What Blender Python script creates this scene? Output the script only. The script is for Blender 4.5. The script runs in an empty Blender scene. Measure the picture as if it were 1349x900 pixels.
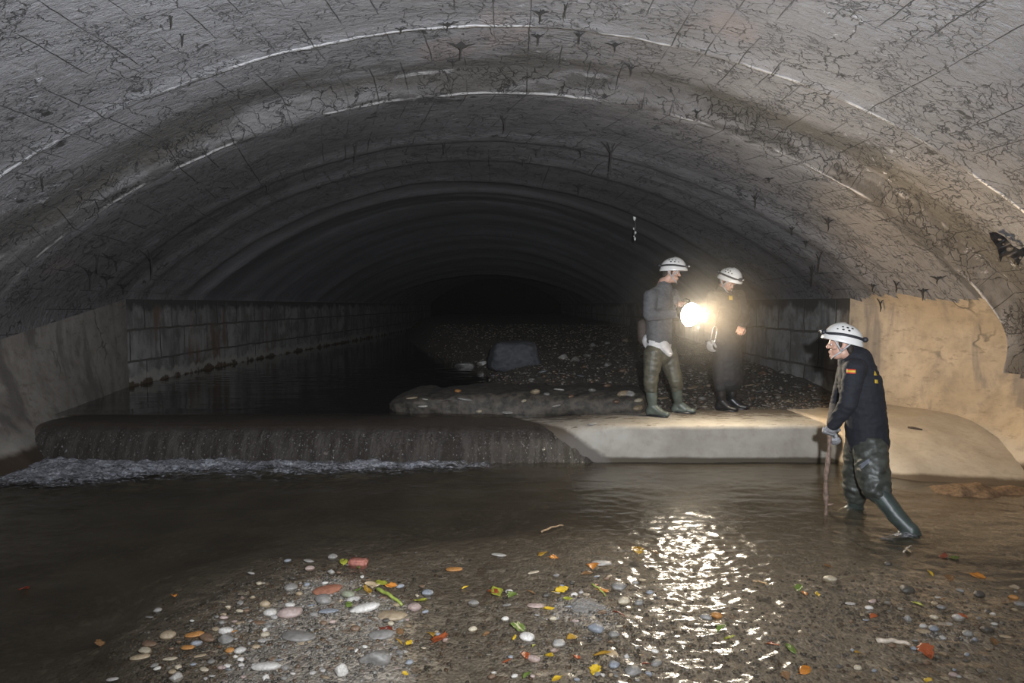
import bpy, bmesh, math, random
import numpy as np
from mathutils import Vector, Matrix
from mathutils.bvhtree import BVHTree

random.seed(11)
rng = np.random.default_rng(5)
SC = bpy.context.scene
COL = SC.collection

# ------------------------------------------------------------------ camera
IW, IH, LENS = 1349.0, 900.0, 24.0
FPX = IW * LENS / 36.0
CAMZ = 1.73
PITCH = math.atan(50.0 / FPX)
CAM = Vector((0, 0, CAMZ))
FWD = Vector((0, math.cos(PITCH), -math.sin(PITCH)))
UPV = Vector((0, math.sin(PITCH), math.cos(PITCH)))
cd = bpy.data.cameras.new('camera')
cd.lens = LENS; cd.sensor_width = 36.0; cd.clip_start = 0.02; cd.clip_end = 200
cam = bpy.data.objects.new('camera', cd); COL.objects.link(cam)
cam.location = CAM; cam.rotation_euler = (math.pi / 2 - PITCH, 0, 0)
SC.camera = cam

def ray(px, py):
    return FWD + Vector((1, 0, 0)) * ((px - IW / 2) / FPX) + UPV * ((IH / 2 - py) / FPX)
def P(px, py, d=None, z=None):
    """world point seen at a photo pixel, at distance d along the tunnel or at height z"""
    r = ray(px, py)
    t = d / r.y if d is not None else (z - CAMZ) / r.z
    return CAM + r * t

# ------------------------------------------------------------------ noise
_perm = np.random.default_rng(3).permutation(256).astype(np.int64)
_perm = np.concatenate([_perm, _perm, _perm])
_g3 = np.random.default_rng(4).normal(size=(256, 3)); _g3 /= np.linalg.norm(_g3, axis=1)[:, None]
def noise3(p):
    p = np.asarray(p, float)
    i = np.floor(p).astype(np.int64); f = p - i
    u = f * f * f * (f * (f * 6 - 15) + 10)
    i &= 255
    out = np.zeros(len(p))
    for dx in (0, 1):
        for dy in (0, 1):
            for dz in (0, 1):
                h = _perm[_perm[_perm[i[:, 0] + dx] + i[:, 1] + dy] + i[:, 2] + dz] & 255
                g = _g3[h]
                w = (u[:, 0] if dx else 1 - u[:, 0]) * (u[:, 1] if dy else 1 - u[:, 1]) * (u[:, 2] if dz else 1 - u[:, 2])
                out += w * (g[:, 0] * (f[:, 0] - dx) + g[:, 1] * (f[:, 1] - dy) + g[:, 2] * (f[:, 2] - dz))
    return out * 1.6
def fbm(p, octv=4, gain=.5):
    p = np.asarray(p, float); a = 1.0; o = np.zeros(len(p))
    for k in range(octv):
        o += a * noise3(p * (2 ** k) + 17.3 * k); a *= gain
    return o
def sstep(a, b, x):
    t = np.clip((np.asarray(x, float) - a) / (b - a), 0, 1)
    return t * t * (3 - 2 * t)

# ------------------------------------------------------------------ objects
def props(o, label=None, cat=None, group=None, kind=None):
    if label: o['label'] = label
    if cat: o['category'] = cat
    if group: o['group'] = group
    if kind: o['kind'] = kind
    return o
def link(name, me, mat=None, parent=None, smooth=True):
    o = bpy.data.objects.new(name, me); COL.objects.link(o)
    if mat is not None:
        for m in (mat if isinstance(mat, (list, tuple)) else [mat]): me.materials.append(m)
    if smooth: me.shade_smooth()
    if parent is not None: o.parent = parent
    return o
def mesh_np(name, V, F):
    me = bpy.data.meshes.new(name)
    me.from_pydata([tuple(v) for v in np.asarray(V)], [], [tuple(f) for f in F]); me.update()
    return me
def grid_faces(nu, nv):
    a = np.arange(nu * nv).reshape(nu, nv)
    return np.stack([a[:-1, :-1], a[1:, :-1], a[1:, 1:], a[:-1, 1:]], -1).reshape(-1, 4)
def fast_mesh(name, V, F4):
    V = np.asarray(V, np.float32); F4 = np.asarray(F4, np.int32)
    me = bpy.data.meshes.new(name)
    me.vertices.add(len(V)); me.vertices.foreach_set('co', V.ravel())
    k = F4.shape[1]
    me.loops.add(F4.size); me.loops.foreach_set('vertex_index', F4.ravel())
    me.polygons.add(len(F4)); me.polygons.foreach_set('loop_start', np.arange(len(F4), dtype=np.int32) * k)
    me.update(calc_edges=True); me.validate()
    return me
def set_uv(me, UV):
    uv = me.uv_layers.new(name='UVMap')
    li = np.empty(len(me.loops), np.int32); me.loops.foreach_get('vertex_index', li)
    uv.data.foreach_set('uv', np.asarray(UV, np.float32)[li].ravel())
def set_attr(me, name, vals):
    a = me.attributes.new(name, 'FLOAT', 'POINT'); a.data.foreach_set('value', np.asarray(vals, np.float32))
def recenter(o, c):
    """move the origin of a mesh object to c without moving its shape"""
    c = Vector(c); o.data.transform(Matrix.Translation(-c)); o.location = c
    return o

# ------------------------------------------------------------------ materials
class N:
    def __init__(s, name):
        s.m = bpy.data.materials.new(name); s.m.use_nodes = True
        s.t = s.m.node_tree; s.t.nodes.clear()
        s.out = s.t.nodes.new('ShaderNodeOutputMaterial')
    def n(s, typ, ins=None, **kw):
        nd = s.t.nodes.new('ShaderNode' + typ)
        for k, v in kw.items(): setattr(nd, k, v)
        if ins:
            for k, v in ins.items(): s.put(nd.inputs[k], v)
        return nd
    def put(s, sock, v):
        if isinstance(v, bpy.types.NodeSocket): s.t.links.new(v, sock)
        elif isinstance(v, bpy.types.Node): s.t.links.new(v.outputs[0], sock)
        else:
            if isinstance(v, (tuple, list)) and len(v) == 3 and sock.type == 'RGBA': v = (*v, 1)
            sock.default_value = v
    def math(s, op, a, b=None, c=None, clamp=False):
        nd = s.t.nodes.new('ShaderNodeMath'); nd.operation = op; nd.use_clamp = clamp
        for i, v in enumerate((a, b, c)):
            if v is not None: s.put(nd.inputs[i], v)
        return nd.outputs[0]
    def mix(s, f, a, b, mode='MIX'):
        nd = s.t.nodes.new('ShaderNodeMix'); nd.data_type = 'RGBA'; nd.blend_type = mode
        s.put(nd.inputs[0], f); s.put(nd.inputs[6], a); s.put(nd.inputs[7], b)
        return nd.outputs[2]
    def mul(s, f, c): return s.mix(1.0, f, c, 'MULTIPLY')
    def ramp(s, f, lo, hi, a=0.0, b=1.0):
        nd = s.t.nodes.new('ShaderNodeMapRange'); nd.interpolation_type = 'SMOOTHSTEP'
        for i, v in enumerate((f, lo, hi, a, b)): s.put(nd.inputs[i], v)
        return nd.outputs[0]
    def noise(s, vec, scale, detail=4, rough=.55, dist=0.0):
        nd = s.n('TexNoise', {'Scale': scale, 'Detail': detail, 'Roughness': rough, 'Distortion': dist})
        if vec is not None: s.put(nd.inputs['Vector'], vec)
        return nd.outputs[0]
    def scale(s, vec, sc, off=(0, 0, 0)):
        nd = s.n('Mapping', {'Vector': vec, 'Scale': sc, 'Location': off}); return nd.outputs[0]
    def bump(s, h, strength=.5, dist=.02, normal=None):
        nd = s.n('Bump', {'Height': h, 'Strength': strength, 'Distance': dist})
        if normal is not None: s.put(nd.inputs['Normal'], normal)
        return nd.outputs[0]
    def bsdf(s, color, rough=.7, normal=None, **kw):
        nd = s.n('BsdfPrincipled', {'Base Color': color, 'Roughness': rough})
        if normal is not None: s.put(nd.inputs['Normal'], normal)
        for k, v in kw.items(): s.put(nd.inputs[k.replace('_', ' ')], v)
        return nd.outputs[0]
    def schlick(s, nrm):
        d = s.n('VectorMath', {0: s.n('NewGeometry').outputs['Incoming'], 1: nrm}, operation='DOT_PRODUCT').outputs['Value']
        k = s.math('SUBTRACT', 1.0, s.math('ABSOLUTE', d), clamp=True)
        return s.math('MULTIPLY_ADD', s.math('POWER', k, 5.0), .98, .02)
    def end(s, sh):
        s.t.links.new(sh, s.out.inputs['Surface']); return s.m

def simple(name, col, rough=.6, nscale=0, namp=.25, bump=0.0, bdist=.004, **kw):
    b = N(name)
    c = (*col, 1)
    nrm = None
    if nscale:
        tc = b.n('TexCoord').outputs['Object']
        f = b.noise(tc, nscale, 5)
        c = b.mix(b.ramp(f, .3, .7), tuple(x * (1 - namp) for x in col), tuple(min(1, x * (1 + namp)) for x in col))
        if bump: nrm = b.bump(f, bump, bdist)
    return b.end(b.bsdf(c, rough, nrm, **kw))

# ---- vault concrete
def mat_vault():
    b = N('board_marked_concrete')
    uv = b.n('UVMap').outputs[0]
    sep = b.n('SeparateXYZ', {0: uv}); u, v = sep.outputs[0], sep.outputs[1]
    warp = b.n('TexNoise', {'Vector': uv, 'Scale': 2.6, 'Detail': 6, 'Roughness': .62})
    wv = b.n('VectorMath', {0: warp.outputs['Color'], 1: (.5, .5, .5)}, operation='SUBTRACT').outputs[0]
    wv = b.n('VectorMath', {0: wv, 'Scale': .35}, operation='SCALE').outputs[0]
    uvw = b.n('VectorMath', {0: uv, 1: wv}, operation='ADD').outputs[0]
    wv2 = b.n('VectorMath', {0: wv, 'Scale': .12}, operation='SCALE').outputs[0]
    uvs = b.n('VectorMath', {0: uv, 1: wv2}, operation='ADD').outputs[0]
    ss = b.n('SeparateXYZ', {0: uvs}); us, vs = ss.outputs[0], ss.outputs[1]
    # shutter board lines running along the tunnel
    fu = b.math('FRACT', b.math('DIVIDE', us, .31))
    du = b.math('ABSOLUTE', b.math('SUBTRACT', fu, .5))
    bl = b.ramp(du, .022, .0, 0, 1)
    m1 = b.ramp(b.noise(b.scale(uv, (1.1, .8, 1)), 1.6, 2), .43, .60)
    bl = b.math('MULTIPLY', bl, m1)
    # crazing cracks
    def crack(vec, scale, width, mlo, mhi, ms, off):
        vo = b.n('TexVoronoi', {'Vector': vec, 'Scale': scale}, feature='DISTANCE_TO_EDGE').outputs[0]
        c = b.ramp(vo, width, 0.0, 0, 1)
        mk = b.ramp(b.noise(b.scale(uv, (1, 1, 1), off), ms, 3), mlo, mhi)
        return b.math('MULTIPLY', c, mk)
    c1 = crack(b.scale(uvw, (1, 1.5, 1)), 2.3, .014, .48, .56, 1.0, (3, 1, 0))
    c2 = crack(b.scale(uvw, (1, 2.0, 1), (5, 5, 0)), 4.6, .027, .46, .55, 1.6, (9, 4, 0))
    c3 = crack(b.scale(uvw, (1, 2.6, 1), (2, 8, 0)), 8.5, .056, .49, .57, 2.4, (1, 7, 0))
    cr = b.math('MAXIMUM', b.math('MAXIMUM', c1, c2), b.math('MULTIPLY', c3, .7))
    near = b.ramp(v, 11.5, 13.0, 1, 0)
    cr = b.math('MULTIPLY', cr, near); bl = b.math('MULTIPLY', bl, near)
    # blotches of soot growing out of the cracks
    bt = b.noise(b.scale(uvw, (1, 1.4, 1), (2, 2, 2)), 4.3, 3)
    spot = b.math('MULTIPLY', b.ramp(bt, .66, .72), near)
    # colour
    n1 = b.noise(uv, .55, 5, .6); n2 = b.noise(b.scale(uv, (2.2, 9, 1)), 2.0, 5, .65); n3 = b.noise(uv, 26, 4, .7)
    col = b.mix(b.ramp(n1, .3, .7), (.205, .199, .206), (.30, .295, .31))
    col = b.mix(b.ramp(n2, .35, .75, 0, .45), col, (.19, .18, .165))
    col = b.mix(b.ramp(n3, .35, .75, 0, .4), col, (.20, .195, .195))
    pk = b.ramp(b.noise(b.scale(uv, (1, 1, 1), (7, 3, 1)), .8, 3), .62, .72, 0, .35)
    col = b.mix(pk, col, (.36, .27, .24))
    # damp brown band before the rib and white lines along the joints
    nb = b.math('MULTIPLY', b.math('SUBTRACT', b.noise(b.scale(uv, (.5, 1, 1)), 1.2, 4), .5), 1.3)
    vb = b.math('ADD', v, nb)
    band = b.math('MULTIPLY', b.ramp(vb, 6.25, 6.62), b.ramp(vb, 7.1, 6.85))
    bm = b.ramp(b.noise(b.scale(uv, (.45, 1.8, 1), (4, 0, 0)), 1.0, 4), .36, .50)
    col = b.mix(b.math('MULTIPLY', b.math('MULTIPLY', band, bm), .85), col, (.085, .078, .068))
    band2 = b.math('MULTIPLY', b.ramp(vb, 6.98, 7.06), b.ramp(vb, 7.30, 7.18))
    bm2 = b.ramp(b.noise(b.scale(uv, (.5, 2, 1), (8, 3, 0)), 1.1, 4), .42, .50)
    col = b.mix(b.math('MULTIPLY', b.math('MULTIPLY', band2, bm2), .8), col, (.07, .065, .06))
    def pale_line(v0, w, lo, hi, off, amt):
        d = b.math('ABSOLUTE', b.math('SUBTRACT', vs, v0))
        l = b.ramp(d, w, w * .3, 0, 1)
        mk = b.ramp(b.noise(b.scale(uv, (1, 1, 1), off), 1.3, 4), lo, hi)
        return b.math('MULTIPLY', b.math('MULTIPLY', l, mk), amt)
    li = b.math('MAXIMUM', pale_line(5.84, .026, .42, .56, (3, 9, 0), 1.0), pale_line(7.16, .03, .46, .60, (1, 2, 5), .9))
    li = b.math('MAXIMUM', li, pale_line(6.93, .025, .54, .64, (1, 8, 5), .6))
    li = b.math('MAXIMUM', li, pale_line(10.4, .05, .52, .66, (1, 4, 5), .35))
    lp = b.math('MULTIPLY', b.ramp(b.noise(b.scale(uvw, (1, 2, 1), (1, 1, 6)), 7, 4, .7), .60, .68),
                b.ramp(b.noise(b.scale(uv, (1, 1, 1), (6, 2, 3)), .75, 2), .54, .66))
    lp = b.math('MULTIPLY', lp, near)
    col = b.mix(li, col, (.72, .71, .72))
    col = b.mix(b.math('MULTIPLY', lp, .75), col, (.66, .66, .70))
    dk = b.math('MAXIMUM', b.math('MULTIPLY', cr, .84), b.math('MULTIPLY', bl, .72))
    dk = b.math('MAXIMUM', dk, b.math('MULTIPLY', spot, .85))
    col = b.mix(dk, col, (.022, .020, .019))
    # faint rings of older work further in
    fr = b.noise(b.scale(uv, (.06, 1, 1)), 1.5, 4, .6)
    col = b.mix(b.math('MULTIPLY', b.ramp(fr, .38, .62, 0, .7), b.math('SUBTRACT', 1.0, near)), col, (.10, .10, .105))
    # the inner length is sootier than the outer one
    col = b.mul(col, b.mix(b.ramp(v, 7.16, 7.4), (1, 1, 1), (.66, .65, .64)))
    col = b.mul(col, b.mix(b.ramp(v, 10.0, 20.0), (1, 1, 1), (1.45, 1.48, 1.55)))  # far vault lightened in colour to offset the falloff of the flash
    dash = b.ramp(b.noise(b.scale(uvw, (4, 11, 1)), 2.6, 5, .7), .60, .70, 0, .6)
    col = b.mix(b.math('MULTIPLY', dash, near), col, (.06, .056, .054))
    col = b.mul(col, b.mix(b.math('MULTIPLY', b.ramp(v, 6.85, 6.95), b.ramp(v, 7.22, 7.15)), (1, 1, 1), (.72, .70, .68)))
    # relief
    nm_ = b.noise(b.scale(uvw, (1, 2.2, 1)), 9, 5, .68)
    h = b.math('ADD', b.math('MULTIPLY', n3, .22), b.math('MULTIPLY', n2, .55))
    h = b.math('ADD', b.math('MULTIPLY', nm_, .9), b.math('ADD', h, b.math('MULTIPLY', b.noise(uv, 75, 3, .6), .10)))
    h = b.math('SUBTRACT', h, b.math('MULTIPLY', cr, .8))
    h = b.math('SUBTRACT', h, b.math('MULTIPLY', bl, .5))
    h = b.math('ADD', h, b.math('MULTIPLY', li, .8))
    nrm = b.bump(h, .9, .035)
    ro = b.ramp(b.noise(uv, 1.1, 4), .5, .72, .72, .40)
    return b.end(b.bsdf(col, ro, nrm))

def mat_flare(name='smooth_render_concrete', k=1.0, c0=(.27, .215, .145), c1=(.40, .335, .25)):
    b = N(name)
    pos = b.n('NewGeometry').outputs['Position']
    n1 = b.noise(pos, .8, 6, .62); n2 = b.noise(pos, 7, 6, .65); n3 = b.noise(pos, 45, 3)
    col = b.mix(b.ramp(n1, .3, .7), c0, c1)
    col = b.mix(b.ramp(n2, .4, .75, 0, .55), col, (.16, .13, .10))
    sp_ = b.ramp(b.noise(b.scale(pos, (1, 1, 2.4)), 5.5, 6, .72), .56, .66, 0, .6)
    col = b.mix(sp_, col, (.15, .12, .085))
    st = b.noise(b.scale(pos, (2.2, 1.2, .45)), 1.4, 5, .6, .6)
    col = b.mix(b.ramp(st, .52, .66, 0, .75), col, (.13, .115, .105))
    z = b.n('SeparateXYZ', {0: pos}).outputs[2]
    zz = b.math('ADD', z, b.math('MULTIPLY', b.math('SUBTRACT', n1, .5), .35))
    col = b.mix(b.math('MULTIPLY', b.ramp(zz, .42, .25), .55), col, (.40, .38, .34))
    col = b.mix(b.ramp(zz, .23, .15), col, (.065, .045, .028))
    vo = b.n('TexVoronoi', {'Vector': b.scale(b.n('VectorMath', {0: pos, 1: b.n('TexNoise', {'Vector': pos, 'Scale': 1.6, 'Detail': 4}).outputs['Color']}, operation='ADD').outputs[0], (1, 1, .8)), 'Scale': 1.3}, feature='DISTANCE_TO_EDGE').outputs[0]
    ck = b.math('MULTIPLY', b.ramp(vo, .03, 0, 0, 1), b.ramp(b.noise(pos, .9, 3), .5, .62))
    ck = b.math('MULTIPLY', ck, b.ramp(z, .7, 1.1))
    col = b.mix(ck, col, (.05, .045, .04))
    h = b.math('ADD', b.math('MULTIPLY', n2, .6), b.math('MULTIPLY', n3, .15))
    h = b.math('SUBTRACT', h, b.math('MULTIPLY', ck, .4))
    return b.end(b.bsdf(b.mul(col, (k, k * .98, k * .97)), .75, b.bump(h, .6, .02)))

def mat_masonry():
    b = N('block_masonry')
    pos = b.n('NewGeometry').outputs['Position']
    s = b.n('SeparateXYZ', {0: pos})
    vec = b.n('CombineXYZ', {0: s.outputs[1], 1: b.math('ADD', s.outputs[2], .22), 2: 0.0}).outputs[0]
    vw = b.n('VectorMath', {0: vec, 1: b.n('VectorMath', {0: b.n('TexNoise', {'Vector': pos, 'Scale': 2.5, 'Detail': 3}).outputs['Color'], 'Scale': .06}, operation='SCALE').outputs[0]}, operation='ADD').outputs[0]
    br = b.n('TexBrick', {'Vector': vw, 'Color1': (.32, .31, .29, 1), 'Color2': (.22, .215, .21, 1), 'Mortar': (.075, .068, .058, 1), 'Scale': 1.0,
                          'Mortar Size': .022, 'Mortar Smooth': .5, 'Brick Width': .95, 'Row Height': .52})
    col = br.outputs[0]
    st = b.noise(b.scale(pos, (1.4, 1.4, .30)), 1.6, 6, .65)
    col = b.mix(b.ramp(st, .46, .66, 0, .72), col, (.06, .054, .048))
    mo = b.noise(pos, 2.6, 6, .68)
    col = b.mix(b.ramp(mo, .42, .62, 0, .75), col, (.105, .095, .085))
    st2 = b.noise(b.scale(pos, (1.1, 1.1, .25), (5, 2, 1)), 1.3, 4, .6)
    col = b.mix(b.ramp(st2, .56, .68, 0, .7), col, (.13, .075, .045))
    z = s.outputs[2]
    zz = b.math('ADD', z, b.math('MULTIPLY', b.math('SUBTRACT', b.noise(pos, 3.5, 5), .5), .5))
    col = b.mix(b.ramp(zz, 1.58, 1.72), col, (.055, .050, .045))
    bas = b.math('MULTIPLY', b.ramp(zz, .62, .54), b.ramp(zz, .36, .46))
    col = b.mix(b.math('MULTIPLY', bas, .8), col, (.33, .31, .28))
    col = b.mix(b.ramp(zz, .47, .42), col, (.075, .052, .032))
    n2 = b.noise(pos, 14, 5)
    h = b.math('ADD', b.math('MULTIPLY', n2, .5), b.math('MULTIPLY', br.outputs[1], -.6))
    return b.end(b.bsdf(col, .8, b.bump(h, .6, .02)))

def mat_ledge():
    b = N('weir_concrete')
    pos = b.n('NewGeometry').outputs['Position']
    n1 = b.noise(pos, 1.5, 6, .65); n2 = b.noise(pos, 9, 6, .7); n3 = b.noise(pos, 60, 3)
    col = b.mix(b.ramp(n1, .3, .7), (.27, .245, .205), (.40, .37, .32))
    col = b.mix(b.ramp(n2, .45, .75, 0, .5), col, (.24, .205, .165))
    s = b.n('SeparateXYZ', {0: pos})
    # silt and crumbs of bank material on the top
    n4 = b.noise(b.scale(pos, (1, 2.6, 1)), 6, 6, .7)
    back = b.ramp(s.outputs[1], 7.5, 8.4, 0, .22)
    up = b.ramp(b.n('SeparateXYZ', {0: b.n('NewGeometry').outputs['Normal']}).outputs[2], .6, .9)
    col = b.mix(b.math('MULTIPLY', b.ramp(b.math('ADD', n4, back), .57, .65, 0, .85), up), col, (.10, .075, .05))
    zz = b.math('ADD', s.outputs[2], b.math('MULTIPLY', b.math('SUBTRACT', n1, .5), .06))
    col = b.mix(b.ramp(zz, .075, .04), col, (.075, .06, .04))
    # the part always under the falls is wet and algae brown
    wl = b.math('ADD', s.outputs[0], b.math('MULTIPLY', b.math('SUBTRACT', n1, .5), .35))
    wl = b.math('ADD', wl, b.math('MULTIPLY', s.outputs[2], 1.0))
    wl = b.math('ADD', wl, b.math('MULTIPLY', b.math('SUBTRACT', s.outputs[1], 7.36), .85))
    wet = b.ramp(wl, 1.10, 1.0)
    col = b.mix(wet, col, (.085, .068, .052))
    ro = b.math('SUBTRACT', .8, b.math('MULTIPLY', wet, .18))
    h = b.math('ADD', b.math('MULTIPLY', n2, .6), b.math('MULTIPLY', n3, .15))
    return b.end(b.bsdf(col, ro, b.bump(h, .55, .015)))

def mat_apron():
    b = N('worn_cement_apron')
    pos = b.n('NewGeometry').outputs['Position']
    n1 = b.noise(pos, 1.8, 6, .6); n2 = b.noise(pos, 16, 5, .65)
    col = b.mix(b.ramp(n1, .3, .7), (.36, .30, .225), (.46, .395, .31))
    col = b.mix(b.ramp(b.noise(b.scale(pos, (1, 2, 1)), 24, 4, .7), .68, .73, 0, .8), col, (.10, .075, .05))
    col = b.mix(b.ramp(n2, .45, .75, 0, .4), col, (.27, .215, .155))
    z = b.math('ADD', b.n('SeparateXYZ', {0: pos}).outputs[2], b.math('MULTIPLY', b.math('SUBTRACT', n1, .5), .08))
    col = b.mix(b.ramp(z, .06, .025), col, (.10, .07, .042))
    return b.end(b.bsdf(col, .8, b.bump(b.math('ADD', n2, b.math('MULTIPLY', n1, .4)), .4, .012)))

def mat_bed(name, dark, light, wetr=.45, upper=False):
    b = N(name)
    pos = b.n('NewGeometry').outputs['Position']
    vo = b.n('TexVoronoi', {'Vector': pos, 'Scale': 55.0}); vc = b.n('SeparateXYZ', {0: vo.outputs['Color']})
    v2 = b.n('TexVoronoi', {'Vector': pos, 'Scale': 20.0}); vc2 = b.n('SeparateXYZ', {0: v2.outputs['Color']})
    n1 = b.noise(pos, 1.3, 5); nf = b.noise(pos, 160, 3, .7)
    col = b.mix(vc.outputs[0], dark, light)
    col = b.mix(b.ramp(vc2.outputs[1], .75, .95, 0, .6), col, tuple(min(1, x * 1.9) for x in light))
    col = b.mix(b.ramp(vc2.outputs[0], .8, .95, 0, .5), col, (.16, .085, .04))
    col = b.mix(b.ramp(n1, .35, .65, 0, .65), col, tuple((x + y) * .45 for x, y in zip(dark, light)))
    sp = b.ramp(nf, .6, .75, 0, .5)
    col = b.mix(sp, col, tuple(min(1, x * 2.2) for x in light))
    h = b.math('ADD', b.math('MULTIPLY', vo.outputs['Distance'], -.6), b.math('MULTIPLY', v2.outputs['Distance'], -.7))
    h = b.math('ADD', h, b.math('MULTIPLY', nf, .3))
    return b.end(b.bsdf(col, wetr, b.bump(h, .8, .02)))

def mat_water(name, murk, bump_scale=30, bump_str=.25, rough=.06, stretch=(1, 1, 1), lo=.0, mscale=1.0):
    b = N(name)
    pos = b.n('NewGeometry').outputs['Position']
    dep = b.n('Attribute', attribute_name='depth').outputs['Fac']
    n = b.noise(b.scale(pos, stretch), bump_scale, 3, .6)
    nrm = b.bump(n, bump_str, .01)
    clear = b.n('BsdfTransparent', {'Color': (.93, .90, .85, 1)}).outputs[0]
    nm = b.noise(pos, 2.2, 5)
    mud = b.n('BsdfDiffuse', {'Color': b.mix(b.ramp(nm, .3, .7), tuple(x * .8 for x in murk), tuple(x * 1.2 for x in murk)), 'Normal': nrm}).outputs[0]
    tf = b.math('SUBTRACT', 1.0, b.math('POWER', 2.718, b.math('MULTIPLY', dep, -7.0 * mscale)), clamp=True)
    body = b.n('MixShader', {0: tf, 1: clear, 2: mud}).outputs[0]
    gl = b.n('BsdfGlossy', {'Color': (1, 1, 1, 1), 'Roughness': rough, 'Normal': nrm}).outputs[0]
    fr = b.schlick(nrm)
    return b.end(b.n('MixShader', {0: fr, 1: body, 2: gl}).outputs[0])

def mat_fall():
    b = N('falling_water')
    pos = b.n('NewGeometry').outputs['Position']
    n = b.noise(b.scale(pos, (1, .35, .3)), 24, 4, .65)
    nf = b.noise(b.scale(pos, (1, .8, .6)), 62, 3, .7)
    h = b.math('ADD', b.math('MULTIPLY', n, .8), b.math('MULTIPLY', nf, .55))
    nrm = b.bump(h, 1.0, .10)
    clear = b.n('BsdfTransparent', {'Color': (.78, .72, .66, 1)}).outputs[0]
    streak = b.noise(b.scale(pos, (1, .25, .12)), 15, 4, .6)
    fo = b.n('BsdfDiffuse', {'Color': b.mix(b.ramp(streak, .35, .7), b.mix(b.ramp(b.noise(b.scale(pos, (1, 1, .45)), 60, 3, .6), .61, .69), (.055, .046, .040), (.6, .6, .6)), (.13, .115, .105)), 'Normal': nrm}).outputs[0]  # white flecks in the colour stand in for sparkles of the flash
    bz = b.n('SeparateXYZ', {0: pos}).outputs[2]
    z01 = b.ramp(bz, .38, .30, .12, .75)
    body = b.n('MixShader', {0: z01, 1: clear, 2: fo}).outputs[0]
    gl = b.n('BsdfGlossy', {'Color': (1, 1, 1, 1), 'Roughness': .20, 'Normal': nrm}).outputs[0]
    fr = b.schlick(nrm)
    fr = b.math('MULTIPLY', fr, 1.0, clamp=True)
    return b.end(b.n('MixShader', {0: fr, 1: body, 2: gl}).outputs[0])

def mat_foam():
    b = N('white_water')
    pos = b.n('NewGeometry').outputs['Position']
    cov = b.n('Attribute', attribute_name='cover').outputs['Fac']
    n = b.noise(b.scale(pos, (.6, 1.3, 1)), 11, 7, .75, .8); n2 = b.noise(pos, 38, 4, .7)
    f = b.math('ADD', b.math('MULTIPLY', n, .75), b.math('MULTIPLY', n2, .25))
    a = b.math('MULTIPLY', b.ramp(b.math('ADD', f, b.math('MULTIPLY', b.math('SUBTRACT', cov, .5), .34)), .47, .68), b.ramp(cov, .03, .30))
    nrm = b.bump(n2, .8, .02)
    sh = b.bsdf(b.mix(b.ramp(n2, .45, .7), (.22, .225, .25), (.55, .56, .60)), .25, nrm)
    tr = b.n('BsdfTransparent').outputs[0]
    return b.end(b.n('MixShader', {0: a, 1: tr, 2: sh}).outputs[0])

def mat_stone():
    b = N('river_stone')
    oi = b.n('ObjectInfo'); tc = b.n('TexCoord').outputs['Object']
    n = b.noise(tc, 9, 5, .6); n2 = b.noise(tc, 40, 4, .7)
    col = b.mul(oi.outputs['Color'], b.mix(b.ramp(n, .3, .7), (.72, .70, .68), (1.12, 1.1, 1.08)))
    col = b.mix(b.ramp(n2, .62, .75, 0, .4), col, (.75, .73, .70))
    return b.end(b.bsdf(col, .42, b.bump(n2, .35, .004)))
def mat_leaf():
    b = N('fallen_leaf')
    oi = b.n('ObjectInfo'); tc = b.n('TexCoord').outputs['Object']
    n = b.noise(tc, 30, 4, .6)
    col = b.mul(oi.outputs['Color'], b.mix(b.ramp(n, .3, .7), (.6, .55, .5), (1.15, 1.15, 1.1)))
    return b.end(b.bsdf(col, .35, b.bump(n, .3, .003)))
def mat_attr_gravel():
    b = N('loose_gravel')
    a = b.n('Attribute', attribute_name='tone')
    tc = b.n('NewGeometry').outputs['Position']
    n = b.noise(tc, 60, 3)
    cr = b.n('ValToRGB', {0: a.outputs['Fac']})
    e = cr.color_ramp.elements
    e[0].position = 0; e[0].color = (.04, .035, .028, 1); e[1].position = 1; e[1].color = (.25, .23, .205, 1)
    for p, c in ((.3, (.09, .077, .062, 1)), (.5, (.15, .132, .11, 1)), (.62, (.10, .058, .03, 1)), (.75, (.14, .128, .112, 1))):
        k = e.new(p); k.color = c
    col = b.mul(cr.outputs[0], b.mix(n, (.75, .75, .75), (1.15, 1.15, 1.15)))
    return b.end(b.bsdf(col, .4))

M = dict(vault=mat_vault(), flare=mat_flare(), flare_l=mat_flare('stained_render_concrete', .74, (.27, .245, .22), (.37, .345, .31)), masonry=mat_masonry(), ledge=mat_ledge(), apron=mat_apron(),
         bed=mat_bed('stream_bed_gravel', (.19, .165, .13), (.36, .315, .26)),
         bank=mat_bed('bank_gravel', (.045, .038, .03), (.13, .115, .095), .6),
         water=mat_water('stream_water', (.048, .040, .028), 30, .22, .17),
         upwater=mat_water('still_water', (.012, .011, .009), 9, .12, .07, (.35, 1, 1), 0, 2.0),
         fall=mat_fall(), foam=mat_foam(), stone=mat_stone(), leaf=mat_leaf(), gravel=mat_attr_gravel())
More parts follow.
